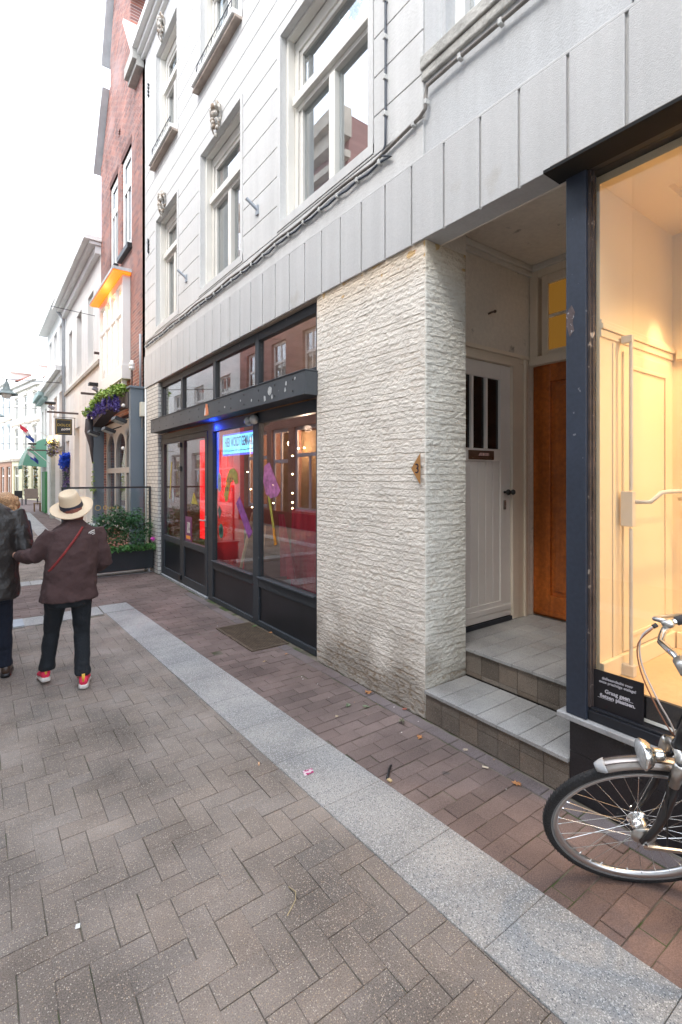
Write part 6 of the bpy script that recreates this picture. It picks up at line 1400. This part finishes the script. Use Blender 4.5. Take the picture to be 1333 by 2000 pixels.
# wall things between the buildings
t = thing('power_box', (2.40, 9.5, 2.9), 'beige electric box where the white building meets the brick house', 'electric box'); q = MB(); q.box(2.36, 2.45, 9.36, 9.47, 2.76, 3.02); q.build('casing', mat('beige_box', (.58, .56, .48), .6), t, bevel=.006); q = MB(); q.tube([(2.40, 9.42, 2.76), (2.40, 9.44, 2.55)], .012, 8); q.build('conduit', M_CAB, t)
t = thing('insulator', (2.40, 10.1, 3.8), 'white porcelain insulator on a rod above the grey portal panel', 'insulator'); q = MB(); q.lathe((2.36, 10.0, 3.70), (0, 0, 1), [(0, .02), (.02, .05), (.06, .055), (.07, .04), (.09, .055), (.14, .055), (.15, .03), (.19, .03), (.2, 0)], 14); q.build('body', M_WPAINT, t, smooth=True); q = MB(); q.tube([(2.36, 10.0, 3.4), (2.36, 10.0, 3.72)], .012, 6); q.build('rod', M_BLACK, t)
q = MB(); q.tube([(2.40, 9.55, 3.3), (2.40, 9.55, 4.3)], .022, 8); tag(q.build('drain_pipe', mat('zinc'), None, smooth=True), 'grey zinc pipe running up beside the brick house', 'pipe')
def arm(name, y, x0, x1, z, lab): q = MB(); q.box(x0, x1, y - .03, y + .03, z - .025, z + .025); return tag(q.build(name, mat('rust_bar', (.09, .065, .06), .7, .2, 8)), lab, 'bracket')
arm('wall_bracket', 13.3, 1.97, 2.60, 3.68, 'dark brown bar sticking out over the wisteria'); arm('wall_bracket', 13.4, 2.28, 2.5, 4.72, 'short rusty bar at the left edge of the brick house'); arm('wall_bracket', 17.0, 1.62, 2.45, 3.60, 'thin dark bar sticking out above the hanging shop sign'); arm('wall_bracket', 23.5, 1.55, 2.45, 2.75, 'brown bar glowing in orange light beyond the hanging shop sign')
def flood(x, y, z, lab):
    t = thing('floodlight', (x, y, z), lab, 'floodlight'); q = MB(); q.obox((x, y, z + .10), (1, 0, 0), (0, 1, 0), (0, 0, 1), .14, .10, .035); q.build('shade', M_BLACK, t, bevel=.01)
    q = MB(); q.obox((x + .03, y, z - .02), (1, 0, -.5), (0, 1, 0), (.5, 0, 1), .09, .07, .04); q.build('lamp_head', mat('grey_head', (.25, .24, .26), .4, metal=.5), t, bevel=.01)
    q = MB(); q.tube([(x + .04, y, z - .1), (x + .04, y, z + .12)], .012, 6); q.build('post', M_BLACK, t)
flood(2.28, 13.3, 3.82, 'black floodlight on the bar above the wisteria'); flood(1.70, 17.0, 3.76, 'black floodlight on the thin bar above the hanging shop sign'); flood(1.72, 23.5, 2.90, 'small floodlight on the brown bar farthest down the street')
# hanging shop sign
t = thing('hanging_sign', (2.05, 17.0, 3.2), 'black hanging shop sign with gold lettering and gold border', 'sign')
q = MB(); q.box(1.83, 2.28, 16.98, 17.02, 2.93, 3.42); q.build('board', mat('sign_black', (.012, .016, .018), .5), t, bevel=.005)
q = MB(); q.box(1.78, 2.37, 16.99, 17.01, 3.45, 3.465); q.box(2.345, 2.36, 16.99, 17.01, 2.93, 3.45); q.box(1.9, 1.91, 16.99, 17.01, 3.42, 3.45); q.build('hanger', M_BLACK, t)
q = MB(); X0, X1, Z0, Z1 = 1.86, 2.25, 2.965, 3.385
q.box(X0, X1, 16.974, 16.979, Z0, Z0 + .007); q.box(X0, X1, 16.974, 16.979, Z1 - .007, Z1); q.box(X0, X0 + .007, 16.974, 16.979, Z0 + .007, Z1 - .007); q.box(X1 - .007, X1, 16.974, 16.979, Z0 + .007, Z1 - .007); q.build('gold_border', M_GOLD, t)
text_mesh('gold_lettering', 'DOLCE', M_GOLD, .105, (2.055, 16.974, 3.19), (1, 0, 0), (0, 0, 1), .003, t, spacing=1.05)
text_mesh('script_lettering', 'notte', M_WPAINT, .11, (2.10, 16.974, 3.075), Vector((1, 0, .12)), Vector((-.1, 0, 1)), .003, t, shear=.4, bold=.002)
# street lamps hung on wires
def street_lamp(x, y, z, s, lab, wl):
    t = thing('hanging_street_lamp', (x, y, z), lab, 'street lamp', 'hanging street lamps'); q = MB()
    q.lathe((x, y, z), (0, 0, 1), [(.0, .34 * s), (.03 * s, .33 * s), (.09 * s, .20 * s), (.12 * s, .17 * s), (.15 * s, .17 * s), (.17 * s, .11 * s), (.30 * s, .09 * s), (.40 * s, .05 * s), (.46 * s, .02 * s), (.5 * s, .03 * s), (.56 * s, 0)], 28); q.build('shade', mat('lamp_grey', (.20, .24, .23), .5), t, smooth=True)
    q = MB(); q.ball((x, y, z - .02 * s), .15 * s, None, .12 * s); q.build('globe', mat('frosted', (.70, .72, .72), .3), t, smooth=True)
    q = MB(); q.tube([(wl[0], y, wl[1]), (x, y, z + .52 * s), (wl[2], y, wl[3])], .012, 5); q.build('wire', M_BLACK, t)
street_lamp(.73, 20, 4.43, 1.0, 'grey bell shaped street lamp hanging on the nearer wire', (2.45, 5.0, -3.2, 5.4)); street_lamp(.80, 33, 5.0, 1.0, 'grey bell shaped street lamp hanging on the farther wire', (3.6, 5.6, -3.2, 6.0))
q = MB(); q.tube([(2.45, 14.3, 5.9), (-3.2, 14.3, 6.2)], .008, 5); tag(q.build('span_wire', M_BLACK, None), 'thin wire spanning the street in front of the cream house', 'wire')
q = MB(); q.tube([(2.45, 26.0, 3.15), (-3.2, 26, 3.0)], .01, 5); tag(q.build('span_wire', M_BLACK, None), 'thin wire spanning the street by the green awning', 'wire')
# flags
def flag(x, y, z, cols_, lab):
    t = thing('flag', (x, y, z), lab, 'flag', 'flags hung out from the houses'); q = MB(); q.tube([(2.45, y, z - .3), (x - .1, y, z + .45)], .018, 6); q.build('pole', M_WPAINT, t)
    for i, c in enumerate(cols_):
        q = MB(); n_ = 8
        for k in range(n_):
            f = lambda t_, o_: (x + .10 * i + .3 * t_ - .1 , y + .06 * math.sin(t_ * 7 + i), z + .25 - .17 * i - .25 * t_ + o_)
            a, b = k / n_, (k + 1) / n_; q.quad(f(a, 0), f(b, 0), f(b, -.18), f(a, -.18))
        q.build('stripe', mat('flag_%d%d' % (i, int(c[0] * 99 + c[2] * 9)), c, .8), t, smooth=True)
flag(1.45, 24.3, 3.6, [(.62, .04, .08), (.7, .7, .7), (.04, .09, .35)], 'red white and blue flag hanging above the awning'); flag(1.75, 24.8, 2.55, [(.7, .7, .7), (.05, .08, .35)], 'lower drooping blue and white flag beside the floodlight bar')
# blue blossom cluster and garland at the far doorway
bush('blue_blossom_cluster', [(2.35, 18.9, 2.12, .22, .26), (2.35, 18.75, 2.3, .2, .2)], 900, .06, mat('vivid_blue', (.03, .12, .72), .6, .3, 20), 'vivid blue cluster of paper blossom over a far doorway', 'decoration', seed=21)
bush('purple_garland', [(2.36, 18.8, .6 + .16 * k, .13, .14) for k in range(9)], 900, .05, leafmat('garland_purple', (.16, .10, .32), (.05, .12, .06)), 'purple and green flower garland hanging below the blue blossom cluster', 'garland', seed=22)
bush('orange_lit_flowers', [(2.25, 21.5, 2.9, .25, .2), (2.2, 21.2, 2.6, .2, .2)], 500, .06, leafmat('yellow_green', (.36, .32, .10), (.16, .12, .34)), 'yellow green and violet flowers above the entrance before the green awning', 'plant', seed=23)
q = MB(); q.ball((2.22, 22.2, 3.1), .10, None, .16); tag(q.build('wall_lamp', emis('amber_lamp', (1, .5, .08), 5), None, smooth=True), 'glowing orange wall lamp beside the hanging shop sign', 'lamp')
for i, (x, y) in enumerate(((2.55, 39.6), (3.05, 38.9))):
    bush('garland_pilaster', [(x, y, .5 + .25 * k, .14, .16) for k in range(10)], 350, .09, leafmat('xmas_green', (.04, .12, .05), (.35, .20, .06)), ('green garland with lights on the far yellow pilaster, left one', 'green garland with lights on the far yellow pilaster, right one')[i], 'garland', seed=30 + i)
# terrace furniture far away
t = thing('bench', (2.5, 35, 0), 'brown wicker bench standing in front of the far yellow house', 'bench')
q = MB(); q.box(2.2, 2.9, 35, 35.5, .35, .45); q.build('seat', mat('wicker', (.22, .17, .14), .8), t); q = MB(); q.box(2.2, 2.9, 35.5, 35.56, .45, .95); q.build('backrest', mat('wicker'), t)
for x in (2.25, 2.85): q = MB(); q.box(x - .03, x + .03, 35.05, 35.45, 0, .35); q.build('leg', M_BLACK, t)
t = thing('terrace_chair', (1.9, 34.5, 0), 'dark terrace chair left of the far wicker bench', 'chair')
q = MB(); q.box(1.65, 2.05, 34.3, 34.7, .42, .46); q.build('seat', M_BLACK, t); q = MB(); q.box(1.65, 2.05, 34.7, 34.74, .46, .85); q.build('backrest', M_BLACK, t)
for x, y in ((1.68, 34.33), (2.02, 34.33), (1.68, 34.67), (2.02, 34.67)): q = MB(); q.box(x - .015, x + .015, y - .015, y + .015, 0, .42); q.build('leg', M_BLACK, t)
t = thing('wooden_stool', (2.35, 28.6, 0), 'small wooden stool at the foot of the green shutter', 'stool')
q = MB(); q.box(2.1, 2.4, 27.7, 28.1, .38, .42); q.build('seat', mat('stool_wood', (.28, .17, .09), .7), t)
for x, y in ((2.13, 27.73), (2.37, 27.73), (2.13, 28.07), (2.37, 28.07)): q = MB(); q.box(x - .02, x + .02, y - .02, y + .02, 0, .38); q.build('leg', mat('stool_wood'), t)
# cafe table glimpsed behind the wind screen
t = thing('cafe_table', (1.75, 10.6, 0), 'low grey cafe table behind the wind screen', 'table'); q = MB(); q.box(1.5, 2.05, 10.3, 10.9, .70, .73); q.build('tabletop', mat('table_grey', (.40, .44, .46), .4), t); q = MB(); q.tube([(1.77, 10.6, 0), (1.77, 10.6, .70)], .03, 8); q.build('leg', M_BLACK, t)
